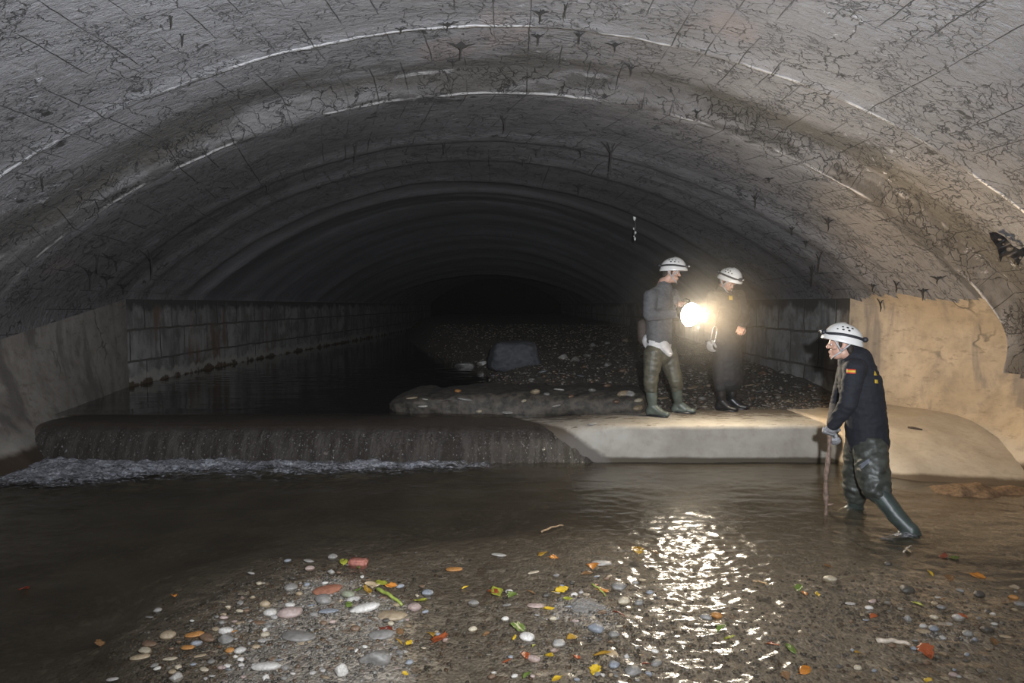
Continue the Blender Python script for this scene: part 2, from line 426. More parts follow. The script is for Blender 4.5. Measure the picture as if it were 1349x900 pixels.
# ------------------------------------------------------------------ the tunnel shell
TV = np.array([-2.0, 6.9, 7.15, 9.9, 14, 18, 28, 28.2, 42])
TB = dict(
    yl=[-2, 6.75, 7.0, 10.8, 14, 18, 28, 28.2, 42],
    yr=[-2, 7.4, 7.7, 9.1, 14, 18, 28, 28.2, 42],
    xbl=[-4.95, -4.95, -4.95, -6.1, -6.15, -6.0, -5.4, -5.4, -5.0],
    xbr=[4.95, 4.95, 4.9, 4.5, 4.35, 4.1, 3.3, 3.3, 3.0],
    xsl=[-5.75, -5.75, -5.6, -6.1, -6.15, -6.0, -5.4, -5.4, -5.0],
    xsr=[5.75, 5.75, 5.6, 4.5, 4.35, 4.1, 3.3, 3.3, 3.0],
    zs=[1.25, 1.25, 1.25, 1.8, 1.8, 1.78, 1.74, 1.74, 1.7],
    za=[4.13, 4.13, 3.95, 3.93, 3.93, 3.90, 2.93, 3.5, 3.3],
    par=[.55, .55, .55, .75, .8, .8, .8, .8, .8])
def st(v):
    return {k: np.interp(v, TV, a) for k, a in TB.items()}
def arch(t, par):
    c = np.clip(1 - t * t, 0, 1)
    return (1 - par) * np.sqrt(c) + par * c

def build_vault():
    vs = np.concatenate([np.arange(-2, 3, .12), np.arange(3, 10, .05), np.arange(10, 15, .09), np.arange(15, 28, .3), np.arange(28, 42.1, 1.0)])
    # cluster towards the springings where the curve turns fast
    th = np.linspace(-1, 1, 241); t = np.sin(th * math.pi / 2) * .65 + th * .35
    nv, nt = len(vs), len(t)
    V = np.zeros((nv, nt, 3)); UV = np.zeros((nv, nt, 2))
    for i, v in enumerate(vs):
        s = st(v)
        cx, hw = (s['xsl'] + s['xsr']) / 2, (s['xsr'] - s['xsl']) / 2
        x = cx + hw * t
        z = s['zs'] + (s['za'] - s['zs']) * arch(t, s['par'])
        y = s['yl'] + (s['yr'] - s['yl']) * (t + 1) / 2
        V[i, :, 0] = x; V[i, :, 1] = y; V[i, :, 2] = z
        seg = np.hypot(np.diff(x), np.diff(z)); u = np.concatenate([[0], np.cumsum(seg)])
        UV[i, :, 0] = u - u[nt // 2]; UV[i, :, 1] = v
    V = V.reshape(-1, 3); UV = UV.reshape(-1, 2)
    u, v = UV[:, 0], UV[:, 1]
    p = np.stack([u, v, 0 * u], 1)
    d = .014 * fbm(p * 1.1, 4) + .006 * fbm(p * np.array([5, 11, 1]), 3)
    jv = v + .04 * noise3(p * np.array([.8, 0, 1]))
    d += -.030 * sstep(5.72, 5.84, jv) * sstep(5.90, 5.85, jv)           # lip of the pour joint
    for r in (9.15, 10.4, 12.2, 13.4, 15.2, 16.6, 18.0, 20.5, 23.5):
        d += -.035 * sstep(r - .35, r - .05, jv) * sstep(r + .28, r + .02, jv)
    d += .02 * np.sin(v * 3.1 + 2 * noise3(p * .3)) * sstep(11, 13, v)
    # push along the arch normal
    ax = V.reshape(nv, nt, 3)
    du = np.gradient(ax, axis=1); dv = np.gradient(ax, axis=0)
    nrm = np.cross(du, dv); nrm /= np.linalg.norm(nrm, axis=2)[..., None] + 1e-9
    nrm = nrm.reshape(-1, 3); nrm *= np.sign(nrm[:, 2:3] + 1e-9)
    fade = np.minimum(1, np.tile(1 - np.abs(t), nv) * 25)
    V = V + nrm * (d * fade)[:, None]
    F = grid_faces(nv, nt); me = fast_mesh('ceiling', V, F); set_uv(me, UV)
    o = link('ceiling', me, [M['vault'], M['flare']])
    fz = V[F].mean(1); fv = v[F].mean(1); q = fbm(fz * 3, 3) * .10
    me.polygons.foreach_set('material_index', ((fv > 7.17) & (fv < 9.95) & (fz[:, 2] < 1.80 + q) & (fz[:, 0] > 0)).astype(np.int32)); props(o, kind='structure')
    o['label'] = 'cracked grey concrete barrel vault of the tunnel'
    return o, vs
vault, VS = build_vault()
VBVH = BVHTree.FromObject(vault, bpy.context.evaluated_depsgraph_get())

def build_wall(side):
    k = 'l' if side == 'left' else 'r'
    vs = np.concatenate([np.arange(-2, 5, .2), np.arange(5, 10.2, .05), np.arange(10.2, 28, .25), np.arange(28, 42.1, 1.0)])
    vs = np.sort(np.append(vs, [9.9 - 1e-3, 9.9]))
    w = np.linspace(0, 1, 46)
    nv, nw = len(vs), len(w)
    V = np.zeros((nv, nw, 3))
    sg = -1 if side == 'left' else 1
    for i, v in enumerate(vs):
        s = st(v)
        z0 = -.7
        zt = s['zs']
        z = z0 + (zt - z0) * w
        f = np.clip(z / zt, 0, 1)
        bulge = (abs(s['xs' + k] - s['xb' + k]) > .05)
        x = s['xb' + k] + (s['xs' + k] - s['xb' + k]) * np.sin(f * math.pi / 2) ** 1.0
        V[i, :, 0] = x; V[i, :, 1] = s['y' + k]; V[i, :, 2] = z
    V = V.reshape(-1, 3)
    vv = np.repeat(vs, nw); ww = np.tile(w, nv)
    p = V.copy()
    d = .022 * fbm(p * 1.2, 5) + .006 * fbm(p * 7, 3)
    V[:, 0] += sg * d * np.minimum(1, (1 - ww) * 8)
    F = grid_faces(nv, nw)
    me = fast_mesh('wall_' + side, V, F)
    zz = V[:, 2]; set_uv(me, np.stack([sg * (6.6 + 1.25 - zz), vv], 1))
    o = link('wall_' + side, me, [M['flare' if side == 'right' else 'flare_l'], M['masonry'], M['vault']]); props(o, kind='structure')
    mi = (np.repeat(np.arange(nv - 1), nw - 1) >= np.searchsorted(vs, 9.9 - 5e-4)).astype(np.int32)
    zq = (V[F].mean(1)); mi[(np.repeat(np.arange(nv - 1), nw - 1) < np.searchsorted(vs, 7.12)) & (zq[:, 2] + .25 * fbm(zq * 2.5, 3) > .95)] = 2
    me.polygons.foreach_set('material_index', mi)
    # crisp arris where the flare meets the masonry
    return o
wallL = build_wall('left'); wallR = build_wall('right')
wallL['label'] = 'stained concrete and block wall along the left of the stream'
wallR['label'] = 'lamp lit concrete wall flaring out on the right'
# ------------------------------------------------------------------ the stream bed below the weir
CTRL = [(50,700,-.35),(200,680,-.4),(50,850,-.22),(300,650,-.4),(120,880,-.14),(600,650,-.35),(800,640,-.25),(450,690,-.22),(100,780,-.3),(250,760,-.14),
 (420,880,.035),(350,895,.025),(500,890,.03),(400,845,.022),(470,815,.02),(400,800,.012),(430,775,.005),(320,835,.0),(250,865,-.025),(200,850,-.05),(570,870,-.02),
 (620,830,-.045),(560,760,-.05),(620,760,-.07),(330,775,-.04),(450,735,-.06),(700,760,-.05),(772,802,.012),(720,840,-.02),(820,790,-.03),(700,880,-.018),(620,890,-.045),
 (900,740,-.05),(950,850,-.03),(880,880,-.02),(1050,880,-.03),(1000,720,-.08),(1100,680,-.12),(1200,705,-.12),(1060,640,-.2),(1250,690,-.09),(1250,830,-.006),
 (1180,800,-.04),(1300,780,-.03),(1340,700,-.05),(1150,860,-.03),(1345,880,-.03),(900,660,-.2),(1000,630,-.25),(400,1100,.02),(700,1100,-.03),(1000,1100,-.03),(100,1100,-.15),(1300,1100,-.02)]
CXY = np.array([[*P(a, b, z=0).xy] for a, b, c in CTRL]); CZ = np.array([c for a, b, c in CTRL])
def bed_z(x, y):
    x = np.atleast_1d(np.asarray(x, float)); y = np.atleast_1d(np.asarray(y, float))
    q = np.stack([x, y], 1)
    z = np.zeros(len(q))
    for s in range(0, len(q), 20000):
        d2 = ((q[s:s + 20000, None, :] - CXY[None]) ** 2).sum(2) + .004
        w = d2 ** -1.6
        z[s:s + 20000] = (w * CZ).sum(1) / w.sum(1)
    p = np.stack([x, y, 0 * x], 1)
    return z + .012 * fbm(p * 2.2, 3) + .004 * fbm(p * 11, 2)
gx = np.arange(-5.4, 5.81, .035); gy = np.arange(1.0, 7.46, .035)
X, Y = np.meshgrid(gx, gy, indexing='ij')
Z = bed_z(X.ravel(), Y.ravel())
Z = Z - .35 * sstep(5.0, 5.6, np.abs(X.ravel()))
o = link('floor', fast_mesh('floor', np.stack([X.ravel(), Y.ravel(), Z], 1), grid_faces(len(gx), len(gy))), M['bed'])
props(o, 'gravelly stream bed under the shallow water', kind='structure'); floor = o

# ---- water surface
gx = np.arange(-5.3, 5.6, .0145); gy = np.concatenate([np.arange(1.9, 5.6, .0145), np.arange(5.6, 7.36, .022)])
X, Y = np.meshgrid(gx, gy, indexing='ij'); x, y = X.ravel(), Y.ravel()
p = np.stack([x, y, 0 * x], 1)
dep = np.maximum(0, -bed_z(x, y))
def blob2(cx, cy, rx, ry):
    return np.exp(-((x - cx) / rx) ** 2 - ((y - cy) / ry) ** 2)
c1 = P(930, 760, z=0); c2 = P(1000, 855, z=0); c3 = P(330, 800, z=0); c4 = P(760, 830, z=0); c5 = P(1250, 800, z=0)
rif = np.clip(blob2(c1.x + .15, c1.y, 1.15, 1.0) + blob2(c2.x, c2.y, 1.3, .85) + .8 * blob2(c3.x, c3.y, .6, .5) + .6 * blob2(c4.x, c4.y, .5, .45) + .6 * blob2(c5.x, c5.y, .5, .5), 0, 1)
c6 = P(120, 630, z=0); c7 = P(450, 630, z=0)
tur = np.clip(1.2 * blob2(c6.x, c6.y, 1.1, .75) + .8 * blob2(c7.x, c7.y, 1.5, .45) + .35 * sstep(6.3, 7.2, y) * sstep(1.2, -.5, x), 0, 1)
zw = .006 * fbm(p * np.array([1.3, 3.2, 1]), 3) + (.0115 * rif + .0022) * fbm(p * np.array([7, 10, 1]) + 3, 3, .5) + .0042 * rif * fbm(p * 20, 2)
zw += .032 * tur * fbm(p * np.array([2.6, 5.0, 1]) + 9, 4, .55)
fx, fy = P(1198, 707, z=0).xy
zw += .018 * np.exp(-(((x - fx + .05) / .09) ** 2 + ((y - fy + .06) / .05) ** 2))
me = fast_mesh('water', np.stack([x, y, zw], 1), grid_faces(len(gx), len(gy))); set_attr(me, 'depth', dep)
o = link('water', me, M['water']); props(o, 'shallow brown stream water rippling over gravel below the weir', kind='structure'); water = o

# ---- weir with its dry ledge
def ledge_profile(x):
    """profile (y, z) of the weir across the flow at station x; it wears round towards the falls"""
    w = float(sstep(.35, 1.35, x))
    pts_dry = [(7.35, -.6), (7.35, .0), (7.35, .12), (7.35, .25), (7.352, .36), (7.362, .395), (7.40, .408), (7.6, .412), (7.9, .415), (8.2, .42), (8.6, .42), (9.0, .40), (9.4, .35)]
    pts_wet = [(7.30, -.6), (7.33, .0), (7.37, .10), (7.42, .19), (7.47, .26), (7.53, .315), (7.62, .35), (7.78, .365), (8.0, .365), (8.3, .35), (8.6, .32), (9.0, .28), (9.4, .2)]
    a, b = np.array(pts_wet), np.array(pts_dry)
    return a * (1 - w) + b * w
xs = np.concatenate([np.arange(-5.4, .3, .1), np.arange(.3, 3.44, .04), [3.44]])
prof = []
for x_ in xs:
    pr = ledge_profile(x_)
    s = np.concatenate([[0], np.cumsum(np.hypot(*np.diff(pr, axis=0).T))]); q = np.linspace(0, s[-1], 90)
    prof.append(np.stack([np.full(90, x_), np.interp(q, s, pr[:, 0]), np.interp(q, s, pr[:, 1])], 1))
V = np.array(prof).reshape(-1, 3)
V[:, 1] += .012 * fbm(V * 2.2, 4); V[:, 2] += .007 * fbm(V * 3.1 + 5, 4)
F = [tuple(f) for f in grid_faces(len(xs), 90)]
base = (len(xs) - 1) * 90
F.append(tuple(range(base, base + 90)))
o = link('weir', mesh_np('weir', V, F), M['ledge']); props(o, 'low pale concrete weir with a dry ledge across the tunnel', 'weir', kind='structure'); weir = o

# ---- apron skirt on the right
def curve(pts, n):
    pts = np.array(pts, float); s = np.concatenate([[0], np.cumsum(np.linalg.norm(np.diff(pts, axis=0), axis=1))])
    q = np.linspace(0, s[-1], n); c = np.stack([np.interp(q, s, pts[:, k]) for k in range(3)], 1)
    for _ in range(int(n * .10)):
        c[1:-1] = (c[:-2] + 2 * c[1:-1] + c[2:]) / 4
    return c
n = 70
A = curve([(3.40, 9.3, .40), (3.40, 8.2, .425), (3.41, 7.75, .425), (3.55, 7.55, .425), (4.1, 7.6, .43), (4.6, 7.75, .44), (5.2, 7.9, .45)], n)
B = curve([(3.42, 7.30, -.2), (3.43, 7.2, -.2), (3.46, 7.05, -.2), (3.62, 6.6, -.2), (4.1, 6.2, -.2), (4.8, 5.95, -.2), (5.3, 5.85, -.2)], n)
TOP = curve([(4.9, 9.3, .42), (4.9, 9.0, .44), (4.95, 8.8, .45), (5.0, 8.7, .46), (5.1, 8.6, .46), (5.2, 8.5, .47), (5.3, 8.4, .47)], n)
rows = []
for q in np.linspace(0, 1, 14)[:-1]: rows.append(TOP * (1 - q) + A * q)
for q in np.linspace(0, 1, 44):
    r = A * (1 - q) + B * q
    r[:, 2] += .045 * math.sin(q * math.pi) * (1 - .4 * q)
    rows.append(r)
V = np.array(rows).reshape(-1, 3); V[:, 2] += .012 * fbm(V * 2.4, 4)
o = link('apron', fast_mesh('apron', V, grid_faces(len(rows), n)), M['apron']); props(o, 'sandy cement apron sloping from the ledge into the water', 'apron', kind='structure'); apron = o

# ---- mud bank in front of the apron
gx = np.linspace(3.5, 5.4, 90); gy = np.linspace(5.35, 6.6, 70); X, Y = np.meshgrid(gx, gy, indexing='ij'); x, y = X.ravel(), Y.ravel()
p = np.stack([x, y, 0 * x], 1)
m0 = P(1275, 653, z=0)
z = -.12 + .17 * np.exp(-((x - m0.x - .2) / .62) ** 4 - ((y - m0.y - .16) / .30) ** 2) + .035 * fbm(p * 3.2, 5, .6)
o = link('mud_bank', fast_mesh('mud_bank', np.stack([x, y, z], 1), grid_faces(90, 70)), simple('brown_silt', (.16, .098, .052), .75, 30, .4, .7, .01))
props(o, 'brown silt heaped at the foot of the sloping apron', 'silt', kind='stuff')

# ------------------------------------------------------------------ upstream: gravel bank, pool, falls
def shore_x(y):
    return np.interp(y, [7.6, 8.2, 9.0, 9.6, 10.5, 12, 14, 17, 20, 24, 30], [1.0, .2, -.3, -1.0, -1.35, -1.2, -1.5, -2.4, -3.3, -4.2, -5.3])
def bank_z(x, y):
    x = np.asarray(x, float); y = np.asarray(y, float)
    ridge = np.interp(y, [7.8, 8.4, 9.2, 10.5, 12, 14, 17, 21, 30], [.30, .41, .50, .57, .64, .76, .92, 1.02, 1.1])
    s = sstep(0, 1, np.clip((x - shore_x(y)) / 1.6, -1, 1))
    p = np.stack([x, y, 0 * x], 1)
    return .12 + (ridge - .12) * s + .03 * fbm(p * .9, 3) * s + .018 * fbm(p * 4, 3)
gx = np.arange(-6.3, 4.9, .07); gy = np.concatenate([np.arange(7.9, 14, .06), np.arange(14, 40, .25)])
X, Y = np.meshgrid(gx, gy, indexing='ij'); x, y = X.ravel(), Y.ravel()
z = bank_z(x, y)
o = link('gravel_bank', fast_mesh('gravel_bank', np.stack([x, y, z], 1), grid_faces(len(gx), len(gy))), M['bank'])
props(o, 'dark stony gravel bank rising upstream behind the ledge', 'gravel bank', kind='structure'); bank = o

gx = np.arange(-6.3, 4.0, .05); gy = np.concatenate([np.arange(8.05, 14, .05), np.arange(14, 40, .3)])
X, Y = np.meshgrid(gx, gy, indexing='ij'); x, y = X.ravel(), Y.ravel(); p = np.stack([x, y, 0 * x], 1)
lipd = sstep(8.6, 7.72, y) * .3
zz = .408 - .012 * lipd + .003 * fbm(p * np.array([1, 3, 1]), 3) - .30 * sstep(.75, 1.25, x) * sstep(8.6, 8.0, y)
zz += .006 * sstep(10.5, 11.2, y) * sstep(15, 12, y) * fbm(p * np.array([4, 9, 1]), 2)
me = fast_mesh('water_upstream', np.stack([x, y, zz], 1), grid_faces(len(gx), len(gy))); set_attr(me, 'depth', np.maximum(.02, .41 - bank_z(x, y)) * sstep(8.0, 9.2, y) * .9 + .01)
o = link('water_upstream', me, M['upwater']); props(o, 'dark still water pooled above the weir', kind='structure'); upwater = o

xs = np.arange(-5.25, 1.5, .03); nq = 60
pr = np.array([(8.12, .410), (7.95, .407), (7.80, .400), (7.68, .389), (7.58, .366), (7.50, .320), (7.43, .245), (7.375, .15), (7.335, .05), (7.29, -.05)])
s = np.concatenate([[0], np.cumsum(np.hypot(*np.diff(pr, axis=0).T))]); q = np.linspace(0, s[-1], nq)
py_, pz_ = np.interp(q, s, pr[:, 0]), np.interp(q, s, pr[:, 1])
V = np.stack([np.repeat(xs, nq), np.tile(py_, len(xs)), np.tile(pz_, len(xs))], 1)
p = V.copy()
kf = np.tile(np.linspace(0, 1, nq), len(xs))
amp = .016 * (.15 + kf)
V[:, 1] -= amp * fbm(p * np.array([9, .0, 1.2]), 3) + .004 * fbm(p * np.array([30, 0, 14]), 2)
# thins out towards the dry ledge on its right end
e_ = sstep(.75, 1.35, V[:, 0] + 1.0 * V[:, 2] + .85 * (V[:, 1] - 7.36)); V[:, 2] -= .10 * e_; V[:, 1] += .16 * e_
me = fast_mesh('waterfall', V, grid_faces(len(xs), nq))
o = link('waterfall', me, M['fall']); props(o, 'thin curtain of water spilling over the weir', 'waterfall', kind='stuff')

# foam at the foot
gx = np.arange(-5.2, .6, .025); gy = np.arange(5.6, 7.36, .025)
X, Y = np.meshgrid(gx, gy, indexing='ij'); x, y = X.ravel(), Y.ravel(); p = np.stack([x, y, 0 * x], 1)
cov = np.clip(.95 * np.exp(-((x - c6.x) / 1.15) ** 2 - ((y - 6.95) / .45) ** 2) + .62 * np.exp(-((x + 4.6) / .8) ** 2 - ((y - 6.5) / .35) ** 2)
              + .70 * np.exp(-((y - 7.16) / .22) ** 2) * sstep(.5, -.6, x) + .36 * np.exp(-((x + 1.2) / 1.1) ** 2 - ((y - 6.95) / .28) ** 2) + .42 * np.exp(-((x + 2.3) / 1.0) ** 2 - ((y - 6.75) / .3) ** 2), 0, 1)
edge = sstep(5.6, 5.9, y) * sstep(.6, .2, x)
cov *= edge
zf = .012 + cov * (.035 + .045 * fbm(p * np.array([3, 5, 1]) + 2, 4)) + .022 * fbm(p * 10, 3) * cov
me = fast_mesh('foam', np.stack([x, y, zf], 1), grid_faces(len(gx), len(gy))); set_attr(me, 'cover', cov)
o = link('foam', me, M['foam']); props(o, 'white foam churning at the foot of the falls', 'foam', kind='stuff')

# splash where the rear boot breaks the water
gx = np.arange(fx - .45, fx + .25, .012); gy = np.arange(fy - .22, fy + .16, .012)
X, Y = np.meshgrid(gx, gy, indexing='ij'); x, y = X.ravel(), Y.ravel(); p = np.stack([x, y, 0 * x], 1)
cv = np.clip(.95 * np.exp(-((x - fx + .09) / .13) ** 2 - ((y - fy + .05) / .06) ** 2) + .5 * np.exp(-((x - fx + .26) / .08) ** 2 - ((y - fy + .12) / .03) ** 2), 0, 1)
me = fast_mesh('splash', np.stack([x, y, .014 + cv * (.025 + .03 * fbm(p * 14, 3))], 1), grid_faces(len(gx), len(gy))); set_attr(me, 'cover', cv)
o = link('splash', me, M['foam']); props(o, 'small white splash around the wading boot', 'splash', kind='stuff')
# ------------------------------------------------------------------ loose things
DG = bpy.context.evaluated_depsgraph_get()
BV = {o.name: BVHTree.FromObject(o, DG) for o in (floor, weir, apron, bank, vault, wallL, wallR)}
def hit(px, py, names, zplane=None):
    r = ray(px, py).normalized(); best = None
    for n in names:
        h = BV[n].ray_cast(CAM, r)
        if h[0] is not None and (best is None or h[3] < best[3]): best = h
    return best
def tube(bm, pts, rad, sides=6, cap=True):
    pts = [Vector(p) for p in pts]; rads = rad if isinstance(rad, (list, tuple)) else [rad] * len(pts)
    rings = []; up = Vector((.3, .2, .93))
    for i, p in enumerate(pts):
        t = (pts[min(i + 1, len(pts) - 1)] - pts[max(i - 1, 0)]).normalized()
        n = t.cross(up)
        if n.length < .05: n = t.cross(Vector((1, 0, 0)))
        n.normalize(); b = t.cross(n)
        rings.append([bm.verts.new(p + (n * math.cos(a) + b * math.sin(a)) * rads[i]) for a in [k * 2 * math.pi / sides for k in range(sides)]])
    for a, b in zip(rings[:-1], rings[1:]):
        for k in range(sides): bm.faces.new((a[k], a[(k + 1) % sides], b[(k + 1) % sides], b[k]))
    if cap: bm.faces.new(rings[0][::-1]); bm.faces.new(rings[-1])
def bm_obj(name, bm, mat, parent=None, smooth=True):
    me = bpy.data.meshes.new(name); bmesh.ops.recalc_face_normals(bm, faces=bm.faces); bm.to_mesh(me); bm.free()
    return link(name, me, mat, parent, smooth)

# ---- stone shapes
def stone_mesh(seed, sub=3, flat=.6, long=1.3, rough=.12, angular=False):
    bm = bmesh.new(); bmesh.ops.create_icosphere(bm, subdivisions=sub, radius=.5)
    V = np.array([v.co for v in bm.verts])
    V2 = V / np.linalg.norm(V, axis=1)[:, None]
    if angular:
        r0 = np.random.default_rng(seed)
        for _ in range(9):
            nn = r0.normal(size=3); nn /= np.linalg.norm(nn); dd = r0.uniform(.26, .40)
            k = V @ nn - dd; V -= np.maximum(k, 0)[:, None] * nn
    V = V * (1 + rough * fbm(V2 * 1.1 + seed * 3.7, 3)[:, None]) + .012 * fbm(V2 * 5 + seed, 2)[:, None] * V2
    V *= np.array([long, 1, flat])
    V /= np.ptp(V[:, 0])
    for v, c in zip(bm.verts, V): v.co = c
    me = bpy.data.meshes.new('pebble'); bm.to_mesh(me); bm.free(); me.shade_smooth(); me.materials.append(M['stone'])
    return me
ROUND = [stone_mesh(i, 3, .62 + .04 * (i % 3), 1.15 + .12 * (i % 4), .16) for i in range(8)]
LONG = [stone_mesh(20 + i, 3, .5, 2.1 + .3 * i, .12) for i in range(3)]
FLAT = [stone_mesh(40 + i, 3, .34, 1.6 + .2 * i, .14) for i in range(3)]
ANG = [stone_mesh(60 + i, 3, .6 + .08 * (i % 3), 1.25, .14, True) for i in range(6)]
CLR = {'pale grey': (.40, .385, .36), 'white': (.60, .58, .54), 'tan': (.36, .285, .19), 'brown': (.17, .11, .07), 'orange brown': (.42, .20, .06), 'grey': (.23, .22, .205),
       'blue grey': (.25, .27, .30), 'pinkish': (.40, .31, .28), 'dark': (.075, .066, .055), 'green grey': (.25, .265, .19), 'red brown': (.27, .12, .075), 'cream': (.50, .44, .33)}
MARKS = [('red brick piece', 472, 742), ('grey silt lump', 772, 801), ('lone orange pebble', 598, 750), ('long white stone', 351, 878), ('flat tan stone', 517, 811),
         ('pale driftwood stick', 1177, 847), ('lone pale pebble', 1093, 763), ('wading boot', 1200, 708)]
ORD = ['', 'second ', 'third ', 'fourth ', 'fifth ', 'sixth ', 'seventh ', 'eighth ']
RECS = []
def rel(px, py):
    m = min(MARKS, key=lambda m: math.hypot(px - m[1], 2.2 * (py - m[2])))
    dx, dy = px - m[1], 2.2 * (py - m[2])
    w = ('left of' if dx < 0 else 'right of') if abs(dx) > abs(dy) else ('behind' if dy < 0 else 'in front of')
    return w, m[0], math.hypot(dx, dy)
def rest_z(x, y): return float(bed_z(x, y)[0])
def stone(px, py, w, colour, shapes=ROUND, rz=None, tilt=0, lift=.12, name='pebble', label=None, group='pebbles around the gravel spit', sink=False):
    q = P(px, py, z=0)
    s = w * q.y / FPX
    me = random.choice(shapes)
    hz = np.ptp([v.co.z for v in me.vertices]) * s
    zb = rest_z(q.x, q.y)
    zc = zb + hz * (.5 - lift)
    if not sink: zc = max(zc, hz * -.02)
    q = P(px, py, z=zc)
    o = bpy.data.objects.new(name, me); COL.objects.link(o)
    o.location = (q.x, q.y, zc); o.scale = (s, s * random.uniform(.85, 1.1), s * random.uniform(.85, 1.15))
    o.rotation_euler = (random.uniform(-.12, .12), tilt, random.uniform(-.6, .6) if rz is None else rz)
    c = CLR[colour]; k = random.uniform(.88, 1.12); o.color = (c[0] * k, c[1] * k, c[2] * k, 1)
    o['category'] = 'pebble'; o['group'] = group
    if label: o['label'] = label
    else: RECS.append((o, colour, px, py, 'pebble', w))
    return o
R, L_, F_, A_ = ROUND, LONG, FLAT, ANG
STONES = [(481,801,40,'white',L_,.25,-.12),(433,805,27,'blue grey',F_),(382,807,34,'pinkish',R),(356,807,19,'white',R),(361,813,12,'pale grey',R),(382,797,15,'white',R),
 (432,777,40,'red brown',F_),(426,790,26,'grey',R),(459,783,22,'green grey',R),(465,790,20,'pale grey',R),(563,781,17,'blue grey',R),(546,800,19,'pinkish',R),(624,795,16,'grey',R),
 (340,820,22,'brown',F_),(349,796,15,'tan',R),(297,831,20,'white',R),(297,842,24,'grey',A_),(272,840,22,'brown',R),(263,835,16,'orange brown',R),(448,883,22,'white',A_),
 (349,893,12,'white',A_),(316,857,17,'white',R),(349,844,20,'pale grey',F_),(349,836,13,'cream',R),(394,838,50,'grey',F_),(402,846,20,'tan',F_),(503,836,36,'grey',F_),(468,828,14,'brown',R),
 (497,866,40,'grey',A_),(623,829,13,'cream',R),(331,755,12,'pale grey',F_),(383,774,19,'grey',R),(407,739,18,'pale grey',F_),(438,734,14,'grey',R),(379,739,10,'blue grey',R),(408,749,14,'pinkish',R),(428,768,9,'white',R),
 (221,837,22,'tan',R),(256,836,25,'orange brown',F_),(275,842,18,'brown',R),(197,848,24,'brown',F_),(247,853,19,'orange brown',F_),(259,848,16,'blue grey',R),(191,857,23,'cream',F_),(184,866,26,'tan',F_),(224,868,20,'cream',F_),
 (284,829,11,'tan',R),(309,832,8,'orange brown',R),(264,864,17,'tan',F_),(269,882,16,'cream',F_),(231,893,20,'pale grey',A_),(148,895,16,'pale grey',F_),(197,813,12,'grey',F_),(208,804,11,'grey',R),(309,819,8,'pinkish',R),
 (318,877,10,'white',R),(317,869,10,'white',R),(336,877,11,'white',R),(303,857,13,'orange brown',R),
 (822,792,19,'cream',R),(694,839,22,'white',R),(815,773,21,'grey',R),(703,754,19,'cream',F_),(706,798,27,'pinkish',F_),(703,868,21,'pinkish',R),(657,731,22,'pale grey',F_),(792,742,28,'pale grey',F_),(668,797,15,'grey',F_),
 (834,884,25,'grey',R),(865,874,19,'grey',R),(736,848,20,'pale grey',R),(730,857,13,'pinkish',R),(809,836,16,'grey',R),(842,794,14,'grey',R),(785,828,22,'blue grey',R),(809,876,16,'blue grey',R),(754,768,9,'dark',R),
 (944,811,16,'orange brown',R),(930,813,17,'grey',R),(1217,832,19,'tan',F_),(1335,787,12,'orange brown',R),(1344,796,17,'grey',R),(1195,777,20,'dark',R),(1290,783,16,'dark',R),(1265,778,10,'grey',R),
 (1170,743,10,'dark',R),(1245,822,22,'pale grey',F_),(1262,814,16,'pale grey',R),(1230,828,14,'blue grey',R),(1275,835,15,'grey',R),(1300,830,18,'dark',R),(1150,792,15,'pinkish',F_),(1120,795,14,'pale grey',F_),(1325,839,16,'tan',F_),(1130,880,12,'cream',R),
 (1195,815,12,'grey',A_),(1216,825,11,'pale grey',R),(1290,815,12,'grey',R),(1310,822,9,'white',R),(1240,800,12,'grey',R),(1302,806,10,'dark',R)]
for a in STONES:
    px, py, w, c = a[:4]
    stone(px, py, w, c, a[4] if len(a) > 4 else R, a[5] if len(a) > 5 else None, a[6] if len(a) > 6 else 0)
stone(351, 878, 40, 'white', [LONG[1]], .05, label='long white rounded stone lying on the wet grey gravel spit', name='stone', group='pebbles around the gravel spit')
stone(517, 811, 42, 'tan', [FLAT[0]], -.05, label='flat tan oval stone at the water edge beside the green stalk', name='stone')
stone(598, 750, 23, 'orange brown', [FLAT[1]], .1, label='lone orange oval pebble in open shallow water', name='stone')
stone(1093, 763, 19, 'cream', [ROUND[1]], .3, label='lone pale round pebble standing out of the brown water', name='stone', lift=0)
# smaller ones between them
def inpoly(x, y, poly):
    c = False
    for i in range(len(poly)):
        x1, y1 = poly[i]; x2, y2 = poly[i - 1]
        if (y1 > y) != (y2 > y) and x < (x2 - x1) * (y - y1) / (y2 - y1) + x1: c = not c
    return c
REG = [([(180, 880), (230, 820), (360, 760), (450, 730), (560, 770), (600, 850), (520, 890), (300, 899)], 105),
       ([(640, 899), (640, 790), (740, 740), (860, 760), (880, 899)], 50), ([(1100, 899), (1120, 790), (1240, 780), (1340, 770), (1340, 899)], 42)]
for poly, cnt in REG:
    xs = [p[0] for p in poly]; ys = [p[1] for p in poly]; k = 0
    while k < cnt:
        px, py = random.uniform(min(xs), max(xs)), random.uniform(min(ys), max(ys))
        if not inpoly(px, py, poly) or any(math.hypot(px - a[0], 2 * (py - a[1])) < a[2] * .75 for a in STONES): continue
        c = random.choice(['pale grey', 'grey', 'grey', 'blue grey', 'white', 'tan', 'brown', 'pinkish', 'dark', 'cream'])
        stone(px, py, random.uniform(6, 12), c, random.choice([R, R, F_, A_])); k += 1

